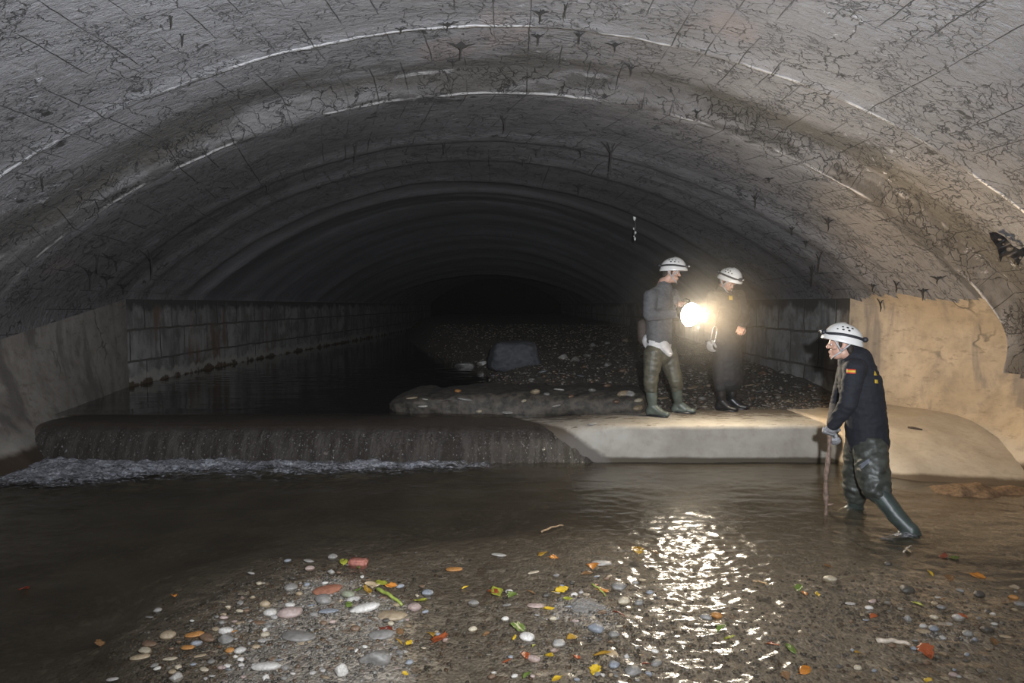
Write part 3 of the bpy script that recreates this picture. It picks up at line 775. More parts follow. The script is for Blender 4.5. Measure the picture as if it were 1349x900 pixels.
# ---- labels that tell the pebbles apart
def label_recs():
    by = {}
    for o, c, px, py, cat, w in RECS:
        wd, mk, d = rel(px, py); by.setdefault((cat, c, wd, mk), []).append((d, o, w, px, py))
    for (cat, c, wd, mk), lst in by.items():
        lst.sort(key=lambda t: t[0])
        for i, (d, o, w, px, py) in enumerate(lst):
            noun = {'pebble': 'pebble', 'leaf': 'fallen leaf'}[cat]
            if i < len(ORD):
                o['label'] = (f'{c} {noun} nearest to the {mk}, {wd} it' if i == 0 and len(lst) > 1 else
                              f'{c} {noun} {wd} the {mk}' if i == 0 else f'{c} {noun} {wd} the {mk}, {ORD[i].strip()} nearest to it')
                o['label'] = o['label'].replace('left of it', 'to its left').replace('right of it', 'to its right').replace(', behind it', ', just behind it')
            else:
                o['label'] = f'small {c} {noun} in the far scatter {wd} the {mk}'
                o['group'] = f'{c} {noun} scatter {wd} the {mk}'

# ---- leaves
def leaf_mesh(seed, lob=False):
    n, m = 13, 7; r0 = np.random.default_rng(seed); V = []; F = []
    for i in range(n):
        t = i / (n - 1); w = .26 * math.sin(math.pi * t ** .8) ** .85 + .004
        if lob: w *= 1 + .55 * abs(math.sin(t * 9.5))
        for j in range(m):
            s = j / (m - 1) * 2 - 1
            V.append((t - .5, s * w, .10 * math.sin(t * 3.0 + seed) * (1 + .3 * s) + .16 * w * abs(s) * 1.6 + .05 * math.sin(5 * t + 3 * s + seed)))
    F = [tuple(f) for f in grid_faces(n, m)]
    me = mesh_np('leaf', V, F)
    bm = bmesh.new(); bm.from_mesh(me)
    geo = bmesh.ops.solidify(bm, geom=bm.faces[:], thickness=.008)
    tube(bm, [(-.49, 0, V[3][2]), (-.62, .02, V[3][2] + .02), (-.78, .05, V[3][2] + .03)], [.014, .011, .009], 5)
    bm.to_mesh(me); bm.free(); me.shade_smooth(); me.materials.append(M['leaf']); return me
LEAFM = [leaf_mesh(i, i % 2 == 1) for i in range(6)]
LCL = {'yellow': (.62, .42, .03), 'ochre': (.38, .22, .03), 'green': (.13, .19, .04), 'yellow green': (.34, .36, .05), 'rust red': (.36, .09, .03), 'dark red': (.20, .045, .025), 'orange': (.52, .20, .03),
       'brown': (.20, .11, .05), 'pale tan': (.44, .34, .22)}
def leaf(px, py, w, colour, rz=None, tilt=None):
    q = P(px, py, z=.01); s = w * q.y / FPX * .9
    zz = max(0.0, rest_z(q.x, q.y)) + .10 * s + .004
    q = P(px, py, z=zz)
    o = bpy.data.objects.new('leaf', random.choice(LEAFM)); COL.objects.link(o)
    o.location = (q.x, q.y, zz); o.scale = (s, s * random.uniform(.8, 1.3), s)
    o.rotation_euler = (random.uniform(-.35, .35), random.uniform(-.25, .25) if tilt is None else tilt, random.uniform(0, 6.28) if rz is None else rz)
    o.color = (*LCL[colour], 1); o['category'] = 'leaf'; o['group'] = 'fallen leaves in the shallows'
    RECS.append((o, colour, px, py, 'leaf', w)); return o
LEAVES = [(724,801,17,'yellow'),(678,840,10,'yellow'),(703,851,13,'yellow green'),(723,863,17,'yellow'),(784,882,22,'yellow'),(793,861,26,'ochre'),(806,862,22,'pale tan'),(753,840,18,'ochre'),(740,777,22,'yellow'),(748,788,16,'yellow green'),
 (795,777,20,'orange'),(786,772,16,'rust red'),(840,725,24,'ochre'),(862,728,14,'brown'),(716,730,18,'ochre'),(730,735,15,'orange'),(961,840,16,'yellow green'),(692,863,20,'rust red'),(815,809,20,'dark red'),(851,875,14,'dark red'),
 (1017,846,10,'dark red'),(781,746,20,'orange'),(773,756,18,'brown'),(654,778,28,'yellow green'),(674,784,20,'green'),(682,826,24,'green'),(694,890,18,'green'),(733,894,18,'yellow'),(950,828,22,'green'),
 (1077,782,12,'yellow'),(1059,781,14,'orange'),(1052,774,18,'green'),(1208,795,18,'yellow green'),(1150,812,15,'rust red'),(1018,849,18,'rust red'),(1061,884,26,'orange'),(1041,855,24,'green'),(1257,734,16,'green'),(1243,732,18,'dark red'),
 (1195,725,18,'pale tan'),(1288,758,20,'orange'),(1226,755,14,'yellow'),(1223,896,16,'yellow'),(1090,745,20,'brown'),(1168,883,12,'pale tan'),(1251,761,16,'brown'),(1220,858,30,'red'),(1003,768,16,'ochre'),(1035,890,16,'brown'),
 (453,741,22,'yellow green'),(491,769,26,'pale tan'),(484,776,22,'ochre'),(502,768,20,'yellow green'),(470,777,16,'green'),(515,771,18,'orange'),(554,790,26,'yellow green'),(539,847,15,'yellow'),(580,839,28,'rust red'),(568,836,16,'ochre'),
 (612,774,10,'yellow'),(649,779,24,'rust red'),(534,887,10,'yellow'),(527,832,16,'brown'),(460,797,18,'green'),(472,747,12,'green'),(229,785,14,'orange'),(32,776,18,'dark red'),(131,847,16,'brown'),(508,828,22,'dark red'),(526,845,14,'ochre'),
 (1268,812,14,'rust red'),(1240,790,12,'brown'),(1310,845,16,'brown'),(1130,860,12,'ochre'),(700,780,14,'brown'),(760,865,12,'rust red'),(668,870,14,'rust red'),(640,835,12,'brown')]
for a in LEAVES: leaf(a[0], a[1], a[2], 'rust red' if a[3] == 'red' else a[3])
label_recs()

# ---- pick-outs in the shallows
def brick():
    q = P(472, 743, z=0); zb = -.01
    bm = bmesh.new(); bmesh.ops.create_cube(bm, size=1)
    for v in bm.verts: v.co = Vector((v.co.x * .125, v.co.y * .075, v.co.z * .055))
    bmesh.ops.bevel(bm, geom=bm.edges[:], offset=.011, segments=3, affect='EDGES'); bmesh.ops.subdivide_edges(bm, edges=bm.edges[:], cuts=2, use_grid_fill=True)
    for v in bm.verts: v.co += Vector(v.co).normalized() * .003 * float(noise3([np.array(v.co) * 40])[0])
    o = bm_obj('brick', bm, simple('worn_red_brick', (.30, .115, .085), .6, 40, .3, .4, .004)); o.location = (q.x, q.y, .006); o.rotation_euler = (.05, .04, -.06)
    props(o, 'worn red brick piece lying in the water behind the gravel spit', 'brick')
brick()
q = P(772, 802, z=0)
o = link('silt_lump', stone_mesh(91, 5, .5, 1.25, .3), simple('grey_silt', (.20, .185, .165), .55, 35, .35, .9, .01)); o.data.materials.clear(); o.data.materials.append(bpy.data.materials['grey_silt'])
o.location = (q.x, q.y, .0); o.scale = (.245, .20, .22); props(o, 'rough grey lump of silt standing out of the riffle', 'lump')
WOOD = simple('bare_wood', (.34, .23, .13), .6, 45, .35, .3, .003); PALEW = simple('pale_driftwood', (.52, .44, .35), .6, 45, .3, .3, .003); DARKW = simple('dark_twig_bark', (.05, .035, .025), .8, 45, .3)
STALK = simple('green_stalk', (.24, .29, .06), .35, 30, .3)
def stick(px0, py0, px1, py1, r, mat, name, label, z0=.012, z1=.012, cat='stick', bend=.01):
    a, b_ = P(px0, py0, z=z0), P(px1, py1, z=z1)
    pts = [a.lerp(b_, t) + Vector((0, 0, bend * math.sin(t * 3.14) + .003 * math.sin(t * 17))) for t in np.linspace(0, 1, 12)]
    c = (a + b_) / 2; bm = bmesh.new(); tube(bm, [p - c for p in pts], [r * (1 - .35 * t) for t in np.linspace(0, 1, 12)], 7)
    o = bm_obj(name, bm, mat); o.location = c; props(o, label, cat, 'sticks and stalks in the shallows'); return o
stick(1155, 845, 1199, 849, .013, PALEW, 'stick', 'pale driftwood stick lying in the brown shallows', .012, .012)
stick(713, 701, 742, 692, .008, WOOD, 'stick', 'thin orange brown stick floating apart in open water')
stick(992, 766, 1010, 770, .007, WOOD, 'stick', 'short tan stick in the bright lamp glitter')
stick(497, 776, 530, 797, .012, STALK, 'plant_stalk', 'thick pale green plant stalk lying beside the flat tan stone', .06, .02, 'stalk')
stick(780, 770, 798, 785, .006, STALK, 'plant_stalk', 'thin green blade leaning on the grey silt lump', .05, .012, 'stalk')
stick(1190, 728, 1201, 719, .006, PALEW, 'twig', 'small forked pale twig just in front of the wading boot', .005, .03, 'twig')
h = hit(1205, 566, ['apron', 'weir'])
if h:
    c = h[0]; bm = bmesh.new(); tube(bm, [Vector((-.065, .02, .0)), Vector((-.02, .004, .004)), Vector((.03, -.008, .002)), Vector((.07, -.02, .0))], [.010, .012, .010, .006], 7)
    o = bm_obj('twig', bm, DARKW); o.location = c + Vector((0, 0, .014)); o.rotation_euler = (0, .12, -.1); props(o, 'short dark twig lying alone on the sandy apron', 'twig')

# ---- loose fine gravel as one heap of grit
def gravel(name, label, spots, zfun, smin, smax, tones, lift=.3):
    bm = bmesh.new(); bmesh.ops.create_icosphere(bm, subdivisions=1, radius=.5)
    bm.verts.ensure_lookup_table(); T = np.array([v.co for v in bm.verts]); TF = np.array([[v.index for v in f.verts] for f in bm.faces]); bm.free()
    n = len(spots); x, y = np.array(spots).T
    s = smin + (smax - smin) * rng.random(n) ** 2.2
    sc = np.stack([s * rng.uniform(.9, 1.5, n), s * rng.uniform(.8, 1.1, n), s * rng.uniform(.45, .8, n)], 1)
    a = rng.uniform(0, 6.28, n); z = zfun(x, y) + sc[:, 2] * (.5 - lift)
    J = 1 + .18 * rng.normal(size=(n, len(T), 1))
    V = T[None] * J * sc[:, None, :]
    Vx = V[..., 0] * np.cos(a)[:, None] - V[..., 1] * np.sin(a)[:, None]; Vy = V[..., 0] * np.sin(a)[:, None] + V[..., 1] * np.cos(a)[:, None]
    V = np.stack([Vx + x[:, None], Vy + y[:, None], V[..., 2] + z[:, None]], -1).reshape(-1, 3)
    F = (TF[None] + (np.arange(n) * len(T))[:, None, None]).reshape(-1, 3)
    me = fast_mesh(name, V, F); set_attr(me, 'tone', np.repeat(np.clip(rng.choice(tones, n) + rng.normal(0, .05, n), 0, 1), len(T)))
    o = link(name, me, M['gravel']); props(o, label, 'gravel', kind='stuff'); return o
spots = []
G = [(P(400, 860, z=0), .75, .7, 3600), (P(400, 770, z=0), .9, .6, 2600), (P(230, 850, z=0), .5, .5, 1600), (P(760, 830, z=0), .7, .7, 2600), (P(1240, 820, z=0), .7, .5, 1900), (P(950, 850, z=0), .8, .5, 1500), (P(1100, 780, z=0), 1.3, .6, 900)]
for c, rx, ry, k in G: spots += [(c.x + rng.normal() * rx * .5, c.y + rng.normal() * ry * .5) for _ in range(k)]
gravel('gravel', 'fine mixed gravel strewn over the stream bed', spots, bed_z, .004, .026, [.05, .15, .3, .45, .5, .62, .75, .85, .95])
spots = []
while len(spots) < 7500:
    y = 8.4 + 14 * rng.random() ** 1.8; x = rng.uniform(-2.5, 4.4)
    if x > shore_x(y) + .1: spots.append((x, y))
gravel('gravel_upstream', 'dark mixed gravel covering the bank upstream', spots, bank_z, .015, .075, [.02, .05, .1, .15, .25, .3, .4, .62])  # tones kept low, shade on the bank put into the gravel colour

# ---- broken slab and the boulder
def slab():
    n, m = 90, 44; c = Vector((.1, 8.8, .5)); V = []
    for i in range(n):
        t = i / (n - 1); x = -1.56 + 3.3 * t
        e = min(1, (t / .10)) ** .5 if t < .10 else (min(1, (1 - t) / .05) ** .5 if t > .95 else 1)
        e = max(e, .03)
        zt = .60 + .05 * min(1, t * 3); hh = (zt - .30) / 2; wy = .62 - .1 * t
        for k in range(m):
            a = 2 * math.pi * k / m; ca, sa = math.cos(a), math.sin(a)
            V.append((x, 8.78 - .10 * t + math.copysign(abs(ca) ** .45, ca) * wy * (.35 + .65 * e), .30 + hh + math.copysign(abs(sa) ** .5, sa) * hh * e))
    V = np.array(V); V += (.085 * fbm(V * np.array([1.6, 2.4, 3]), 5, .55) )[:, None] * np.array([.3, 1, .45]); V[:, 2] += .012 * fbm(V * 9, 2)
    F = []
    for i in range(n - 1):
        for k in range(m): F.append((i * m + k, (i + 1) * m + k, (i + 1) * m + (k + 1) % m, i * m + (k + 1) % m))
    F.append(tuple(range(m))); F.append(tuple(range((n - 1) * m, n * m))[::-1])
    o = link('concrete_slab', mesh_np('concrete_slab', V - np.array(c), F), simple('old_dark_concrete', (.042, .035, .027), .75, 12, .6, .8, .02)); o.location = c
    bm = bmesh.new(); bm.from_mesh(o.data); bmesh.ops.recalc_face_normals(bm, faces=bm.faces); bm.to_mesh(o.data); bm.free(); o.data.shade_smooth()
    props(o, 'long broken dark concrete slab with rounded end jutting into the pool', 'slab'); return o
sl = slab(); bpy.context.view_layer.update()
BV['slab'] = BVHTree.FromPolygons([sl.matrix_world @ v.co for v in sl.data.vertices], [tuple(p.vertices) for p in sl.data.polygons])
bm = bmesh.new(); bmesh.ops.create_icosphere(bm, subdivisions=5, radius=1)
for v in bm.verts:
    q = np.array(v.co); q = np.sign(q) * np.abs(q) ** .5; q = q / 2 * np.array([1.04 - .09 * q[2], 1, 1]); q[2] += .05 * q[0] - .05 * q[0] ** 2
    v.co = Vector(q * (1 + .09 * float(fbm([q * 1.9 + 4], 4)[0])))
o = bm_obj('boulder', bm, simple('dark_boulder', (.050, .050, .056), .8, 8, .35, .7, .02)); h = hit(678, 486, ['gravel_bank'])
k = h[0].y / FPX; o.location = h[0] + Vector((0, .3, 15 * k)); o.scale = (64 * k, .62, 41 * k); o.rotation_euler = (0, .04, .1)
props(o, 'big dark block shaped boulder standing on the bank in midstream', 'boulder')

UP = [(736,513,15,'white',F_),(821,518,18,'tan',R),(631,542,9,'cream',R),(669,543,17,'pale grey',F_),(557,535,14,'white',F_),(781,558,14,'white',F_),(543,524,16,'tan',L_),(614,526,24,'grey',L_),(734,534,17,'pale grey',L_),(603,515,9,'orange brown',R),
 (705,516,14,'tan',R),(840,537,15,'tan',R),(614,484,26,'grey',A_),(636,479,14,'pale grey',A_),(599,486,18,'blue grey',A_),(742,471,16,'pale grey',A_),(757,474,15,'grey',A_),(773,468,12,'grey',A_),(826,449,13,'tan',R),(547,467,9,'grey',R),
 (829,519,16,'pale grey',A_),(841,527,14,'cream',R),(873,524,18,'tan',F_),(912,510,18,'tan',F_),(903,519,10,'cream',F_),(900,498,12,'brown',R),(848,500,13,'grey',F_),(987,507,14,'tan',F_),(1009,534,15,'grey',F_),(917,498,11,'brown',F_),
 (590,488,10,'grey',R),(624,490,11,'pale grey',R),(652,494,12,'blue grey',F_),(690,492,12,'grey',F_),(715,489,13,'blue grey',F_),(700,500,10,'grey',R),(740,492,12,'grey',F_),(765,495,10,'blue grey',F_),(800,508,12,'brown',R),(780,514,11,'grey',R),
 (560,526,9,'white',F_),(690,528,8,'cream',R),(720,519,9,'grey',R),(752,522,10,'brown',R),(812,529,11,'brown',R),(1000,515,12,'grey',F_),(1025,520,16,'brown',F_),(1050,510,14,'grey',F_),(1075,525,14,'grey',F_),(1040,529,12,'tan',F_),(965,518,10,'grey',R),
 (990,525,11,'brown',R),(1060,495,14,'grey',A_),(1030,490,12,'grey',A_),(1005,492,12,'brown',A_),(880,505,10,'grey',R),(925,525,12,'grey',R),(935,508,9,'tan',R),(860,490,12,'brown',R),(800,480,12,'grey',A_),(820,488,12,'brown',R),(880,470,14,'grey',A_),(840,475,10,'grey',R),(780,455,11,'grey',A_),(800,452,9,'grey',R)]
UPM = [('dark boulder', 678, 470), ('slab end', 510, 527), ('lamp holder boots', 875, 545), ('apron', 1100, 530), ('slab middle', 690, 525)]
upr = {}
for a in UP:
    px, py, w, c, sh = a
    h = hit(px, py + w * .12, ['gravel_bank', 'weir', 'slab', 'apron'])
    if not h: continue
    q = h[0]; s = w * q.y / FPX
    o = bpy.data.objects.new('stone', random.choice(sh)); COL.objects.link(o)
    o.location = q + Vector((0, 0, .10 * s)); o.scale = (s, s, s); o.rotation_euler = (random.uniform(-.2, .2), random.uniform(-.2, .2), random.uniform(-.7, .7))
    k = .55; cc = CLR[c]; o.color = (cc[0] * k, cc[1] * k, cc[2] * k, 1)  # stone colours cut down to carry the shade on the bank
    m = min(UPM, key=lambda m: math.hypot(px - m[1], 1.6 * (py - m[2]))); dx, dy = px - m[1], 1.6 * (py - m[2])
    wd = ('left of' if dx < 0 else 'right of') if abs(dx) > abs(dy) else ('behind' if dy < 0 else 'in front of')
    o['category'] = 'stone'; o['group'] = 'stones on the upstream bank'
    upr.setdefault((c, wd, m[0]), []).append((math.hypot(dx, dy), o))
for (c, wd, mk), lst in upr.items():
    lst.sort(key=lambda t: t[0])
    for i, (d, o) in enumerate(lst):
        o['label'] = f'{c} stone on the bank {wd} the {mk}' + (f', {ORD[i].strip()} nearest to it' if i else (', nearest to it' if len(lst) > 1 else ''))

# ---- cobwebs and tatters hanging from the vault
WEB = simple('sooty_cobweb', (.018, .016, .014), .9)
def vault_at(px, py):
    r = ray(px, py).normalized(); h = None
    for n in ('ceiling', 'wall_left', 'wall_right'):
        q = BV[n].ray_cast(CAM, r)
        if q[0] is not None and (h is None or q[3] < h[3]): h = q
    return h[0], r
WEBS = [(805,187,42,26,'T'),(607,57,20,34,'V'),(597,80,8,14,'V'),(712,14,14,22,'W'),(745,6,18,6,'I'),(709,45,14,16,'V'),(763,44,14,14,'W'),(590,31,10,26,'V'),(528,38,6,16,'V'),(810,57,12,24,'V'),(831,86,14,18,'T'),
 (664,153,22,12,'T'),(585,190,12,6,'I'),(707,197,8,10,'V'),(763,243,12,16,'V'),(468,190,22,6,'I'),(765,196,10,14,'V'),(118,356,24,14,'V'),(128,335,24,8,'I'),(144,336,14,16,'W'),(153,343,14,8,'V'),(199,330,36,28,'T'),(140,365,12,18,'W'),
 (162,376,12,14,'W'),(352,240,14,14,'T'),(296,247,6,18,'V'),(225,22,14,4,'I'),(240,46,14,6,'I'),(1070,352,26,5,'T'),(1079,334,24,8,'I'),(1091,289,16,14,'V'),(1062,318,8,8,'V'),(995,257,18,10,'T'),(1160,395,16,8,'I'),(1181,372,14,10,'I'),(1150,375,10,8,'W'),(1216,380,16,12,'V'),(1235,365,10,18,'W'),
 (55,236,16,4,'I'),(1013,235,6,12,'V'),(918,146,10,12,'T'),(1272,205,0,0,'x'),(690,210,8,12,'V'),(1043,300,10,8,'V')]
web_place = {}
for (px, py, hg, wd, typ) in WEBS:
    if typ == 'x': continue
    c, r = vault_at(px, py); k = c.y / FPX
    dn = Vector((0, 0, -1)); J = c - r * .03 + dn * (hg * k * .35); E = c - r * .03 + dn * (hg * k)
    bm = bmesh.new(); anch = []
    na = {'T': 4, 'V': 3, 'W': 5, 'I': 2}[typ]
    for i in range(na):
        f = (i / (na - 1) - .5) * 2 if na > 1 else 0
        a, _ = vault_at(px + f * wd * .55 + random.uniform(-1, 1), py + random.uniform(-.22, .12) * min(hg, 16) + (0 if typ != 'I' else -1))
        anch.append(a)
    J0 = c
    thick = max(.006, .9 * k)
    for a in anch:
        mid = a.lerp(J, .5) + Vector((0, 0, .02 * random.uniform(.2, 1)))
        tube(bm, [a - J0, mid - J0, J - J0], [thick * .5, thick * .75, thick * 1.2], 5)
    tube(bm, [J - J0, J.lerp(E, .5) - J0 + Vector((random.uniform(-.01, .01), 0, 0)), E - J0], [thick * 1.3, thick * (.95 if typ != 'I' else 1.1), thick * .35], 5)
    if typ in 'VW':
        for a, b_ in zip(anch[:-1], anch[1:]):
            m = a.lerp(b_, .5).lerp(J, .35)
            for tri in ((a, m, J), (m, b_, J)):
                vs = [bm.verts.new(p - J0) for p in tri]; ws = [bm.verts.new(p - J0 + r * .004) for p in tri]
                bm.faces.new(vs); bm.faces.new(ws[::-1])
                for i in range(3): bm.faces.new((vs[i], vs[(i + 1) % 3], ws[(i + 1) % 3], ws[i]))
    o = bm_obj('hanging_cobweb', bm, WEB, smooth=False); o.location = J0
    sect = ('near vault joint' if py < 100 else 'stained vault rib' if py < 175 else 'block wall corner' if px < 260 and py > 300 else 'lamp lit vault' if px > 1000 else 'inner vault')
    form = {'T': 'sooty cobweb with long thread', 'V': 'sooty funnel shaped cobweb', 'W': 'ragged spread of sooty cobweb', 'I': 'single sooty cobweb strand'}[typ]
    web_place.setdefault((form, sect), []).append((px, o)); o['category'] = 'cobweb'; o['group'] = 'sooty cobwebs hanging from the vault'
for (form, sect), lst in web_place.items():
    lst.sort(key=lambda t: t[0])
    for i, (x, o) in enumerate(lst):
        pos = '' if len(lst) == 1 else f', {ORD[i] or "first "}counting from the left'
        o['label'] = f'{form} at the {sect}{pos}'
# torn black sheet at the right
poly = [(430,300),(500,290),(600,340),(690,440),(760,480),(860,430),(960,420),(980,500),(900,545),(850,545),(800,560),(770,610),(745,660),(720,620),(690,580),(650,557),(610,550),(580,565),(560,610),(548,620),(540,560),(515,460),(490,420),(450,370)]
poly = [(1250 + a / 8.18, 270 + b_ / 8.18) for a, b_ in poly]
holes = [(1250 + 655 / 8.18, 270 + 475 / 8.18, 4.4, 3.0), (1250 + 545 / 8.18, 270 + 372 / 8.18, 2.6, 1.2), (1250 + 770 / 8.18, 270 + 572 / 8.18, 1.6, 1.8), (1250 + 590 / 8.18, 270 + 425 / 8.18, 1.4, 1.0)]
c, r = vault_at(1318, 312); d0 = c.y - .12
stp = .55; gxs = np.arange(1300, 1372, stp); gys = np.arange(303, 353, stp); idx = {}; V = []; F = []
ok = lambda x, y: inpoly(x, y, poly) and not any(((x - a) / e) ** 2 + ((y - b_) / f) ** 2 < 1 for a, b_, e, f in holes)
def vid(i, j):
    if (i, j) not in idx:
        x, y = gxs[i], gys[j]
        idx[(i, j)] = len(V); V.append(P(x, y, d=d0 + .05 * math.sin(x * .13) + .02 * math.sin(y * .4 + x * .2) + (.03 if y < 315 else 0)) - c)
    return idx[(i, j)]
for i in range(len(gxs) - 1):
    for j in range(len(gys) - 1):
        if ok(gxs[i] + stp / 2, gys[j] + stp / 2): F.append((vid(i, j), vid(i + 1, j), vid(i + 1, j + 1), vid(i, j + 1)))
o = link('torn_sheet', mesh_np('torn_sheet', V, F), simple('black_plastic', (.02, .017, .016), .5, 25, .6)); o.location = c
md = o.modifiers.new('thick', 'SOLIDIFY'); md.thickness = .004; md = o.modifiers.new('sm', 'SMOOTH'); md.iterations = 6; md.factor = .5
props(o, 'torn black sheet with holes hanging off the vault near the wading man', 'plastic sheet')
# glinting thread far in
c, r = vault_at(835, 287); k = c.y / FPX
bm = bmesh.new(); tube(bm, [Vector((.0, 0, .03)), Vector((.03, 0, -10 * k)), Vector((.01, 0, -20 * k)), Vector((.03, 0, -31 * k))], [.012, .010, .012, .006], 6)
o = bm_obj('hanging_root', bm, simple('wet_root', (.10, .10, .08), .3)); o.location = c - r * .05; props(o, 'wet root with glinting drops hanging far inside above the men', 'root')
for dx, dz, s in ((0, 0, 2.6), (-1, 14, 1.2), (1.5, 19, 1.5), (-.5, 24, .9), (.8, 27, 1.8)):
    bm = bmesh.new(); bmesh.ops.create_uvsphere(bm, u_segments=12, v_segments=8, radius=1)
    for v in bm.verts: v.co = Vector((v.co.x * .8, v.co.y * .8, v.co.z * 1.25 * (1.1 - .2 * v.co.z))) * (s * k)
    d = bm_obj('water_drop', bm, simple('bright_drop', (.75, .75, .70), .15) if 'bright_drop' not in bpy.data.materials else bpy.data.materials['bright_drop'], o); d.location = (dx * k + .01, -.02, -dz * k)
# ------------------------------------------------------------------ people
MP = dict(
    skin=simple('skin', (.46, .27, .20), .5, 30, .12),
    navy=simple('navy_fleece', (.007, .008, .013), .85, 90, .3, .3, .003),
    greyj=simple('grey_blue_jacket', (.072, .074, .080), .8, 60, .2, .3, .003),
    coat=simple('dark_coat', (.012, .012, .014), .8, 60, .3, .3, .003),
    shirt=simple('pale_shirt', (.55, .53, .52), .8, 40, .1),
    wader=simple('olive_wader', (.070, .066, .046), .52, 14, .35, .5, .01),
    wader2=simple('dark_green_wader', (.040, .043, .036), .46, 14, .35, .5, .01),
    boot=simple('grey_green_rubber', (.075, .088, .074), .42, 12, .2),
    boot2=simple('green_rubber', (.040, .052, .046), .42, 12, .2),
    black=simple('black_rubber', (.014, .014, .015), .35, 12, .2),
    helmet=simple('white_helmet_shell', (.60, .585, .56), .3, 8, .04),
    hole=simple('dark_vent', (.012, .012, .012), .8),
    strap=simple('black_strap', (.014, .015, .020), .6),
    wstrap=simple('grey_webbing', (.38, .38, .38), .6),
    hair=simple('dark_hair', (.022, .016, .012), .7, 80, .4, .5, .004),
    glove=simple('grey_work_glove', (.27, .27, .28), .8, 60, .25, .4, .003),
    metal=simple('bright_steel', (.75, .75, .75), .25, Metallic=1.0),
    red=simple('patch_red', (.45, .03, .02), .7), yel=simple('patch_yellow', (.50, .33, .03), .7),
    refl=simple('reflective_white', (.95, .95, .95), .35),
    eye=simple('eye_white', (.6, .58, .55), .2), pupil=simple('eye_dark', (.02, .012, .01), .2))

def V3(*a): return Vector(a)
def capsule(bm, p0, p1, r0, r1, side=None, n=18, caps=6):
    """tapered limb; radii may be (across, deep) measured along side and the direction square to it"""
    p0, p1 = Vector(p0), Vector(p1)
    R0 = r0 if isinstance(r0, tuple) else (r0, r0); R1 = r1 if isinstance(r1, tuple) else (r1, r1)
    ax = p1 - p0; L = ax.length
    ax = ax.normalized() if L > 1e-6 else V3(0, 0, 1)
    s = Vector(side) if side is not None else V3(1, .1, .05)
    s = s - ax * s.dot(ax)
    if s.length < 1e-3: s = ax.orthogonal()
    s.normalize(); f = ax.cross(s)
    rings = []
    def ring(c, k, R): rings.append([bm.verts.new(c + s * (R[0] * k * math.cos(a)) + f * (R[1] * k * math.sin(a))) for a in [2 * math.pi * i / n for i in range(n)]])
    for i in range(1, caps + 1):
        a = math.pi / 2 * (1 - i / caps); ring(p0 - ax * (min(R0) * math.sin(a)), math.cos(a), R0)
    for i in range(0, caps):
        a = math.pi / 2 * (i / caps); ring(p1 + ax * (min(R1) * math.sin(a)), math.cos(a), R1)
    for a, b in zip(rings[:-1], rings[1:]):
        for k in range(n): bm.faces.new((a[k], a[(k + 1) % n], b[(k + 1) % n], b[k]))
    bm.faces.new(rings[0][::-1]); bm.faces.new(rings[-1])
def melt(name, caps, vox, smooth, mat, parent=None, folds=0, fscale=(14, 14, 30), cut=None, origin=None, extra=None):
    """one continuous surface out of overlapping limbs"""
    bm = bmesh.new()
    for c in caps: capsule(bm, *c)
    if extra: extra(bm)
    bmesh.ops.recalc_face_normals(bm, faces=bm.faces)
    me = bpy.data.meshes.new(name); bm.to_mesh(me); bm.free()
    o = bpy.data.objects.new(name, me); COL.objects.link(o)
    m = o.modifiers.new('r', 'REMESH'); m.mode = 'VOXEL'; m.voxel_size = vox
    if smooth: m = o.modifiers.new('s', 'SMOOTH'); m.factor = .5; m.iterations = smooth
    dg = bpy.context.evaluated_depsgraph_get(); dg.update()
    me2 = bpy.data.meshes.new_from_object(o.evaluated_get(dg)); bpy.data.objects.remove(o); bpy.data.meshes.remove(me)
    me2.name = name
    if cut is not None:
        bm = bmesh.new(); bm.from_mesh(me2)
        for co, no in cut: bmesh.ops.bisect_plane(bm, geom=bm.verts[:] + bm.edges[:] + bm.faces[:], plane_co=co, plane_no=no, clear_outer=True)
        bmesh.ops.solidify(bm, geom=bm.faces[:], thickness=.006) if False else None
        bm.to_mesh(me2); bm.free()
    if folds:
        n = len(me2.vertices); co = np.empty(n * 3); me2.vertices.foreach_get('co', co); co = co.reshape(-1, 3)
        no = np.empty(n * 3); me2.vertices.foreach_get('normal', no); no = no.reshape(-1, 3)
        q = co * np.array(fscale) * .5; q = q + .8 * np.stack([noise3(co * 6), noise3(co * 6 + 9), noise3(co * 6 + 20)], 1)
        f = 1 - 2 * np.abs(noise3(q)); g = noise3(co * np.array(fscale) * 1.3)
        co += no * (folds * (.75 * f + .4 * g))[:, None]; me2.vertices.foreach_set('co', co.ravel()); me2.update()
    if origin is not None: me2.transform(Matrix.Translation(-Vector(origin)))
    o = link(name, me2, mat, parent)
    if origin is not None and parent is None: o.location = origin
    return o
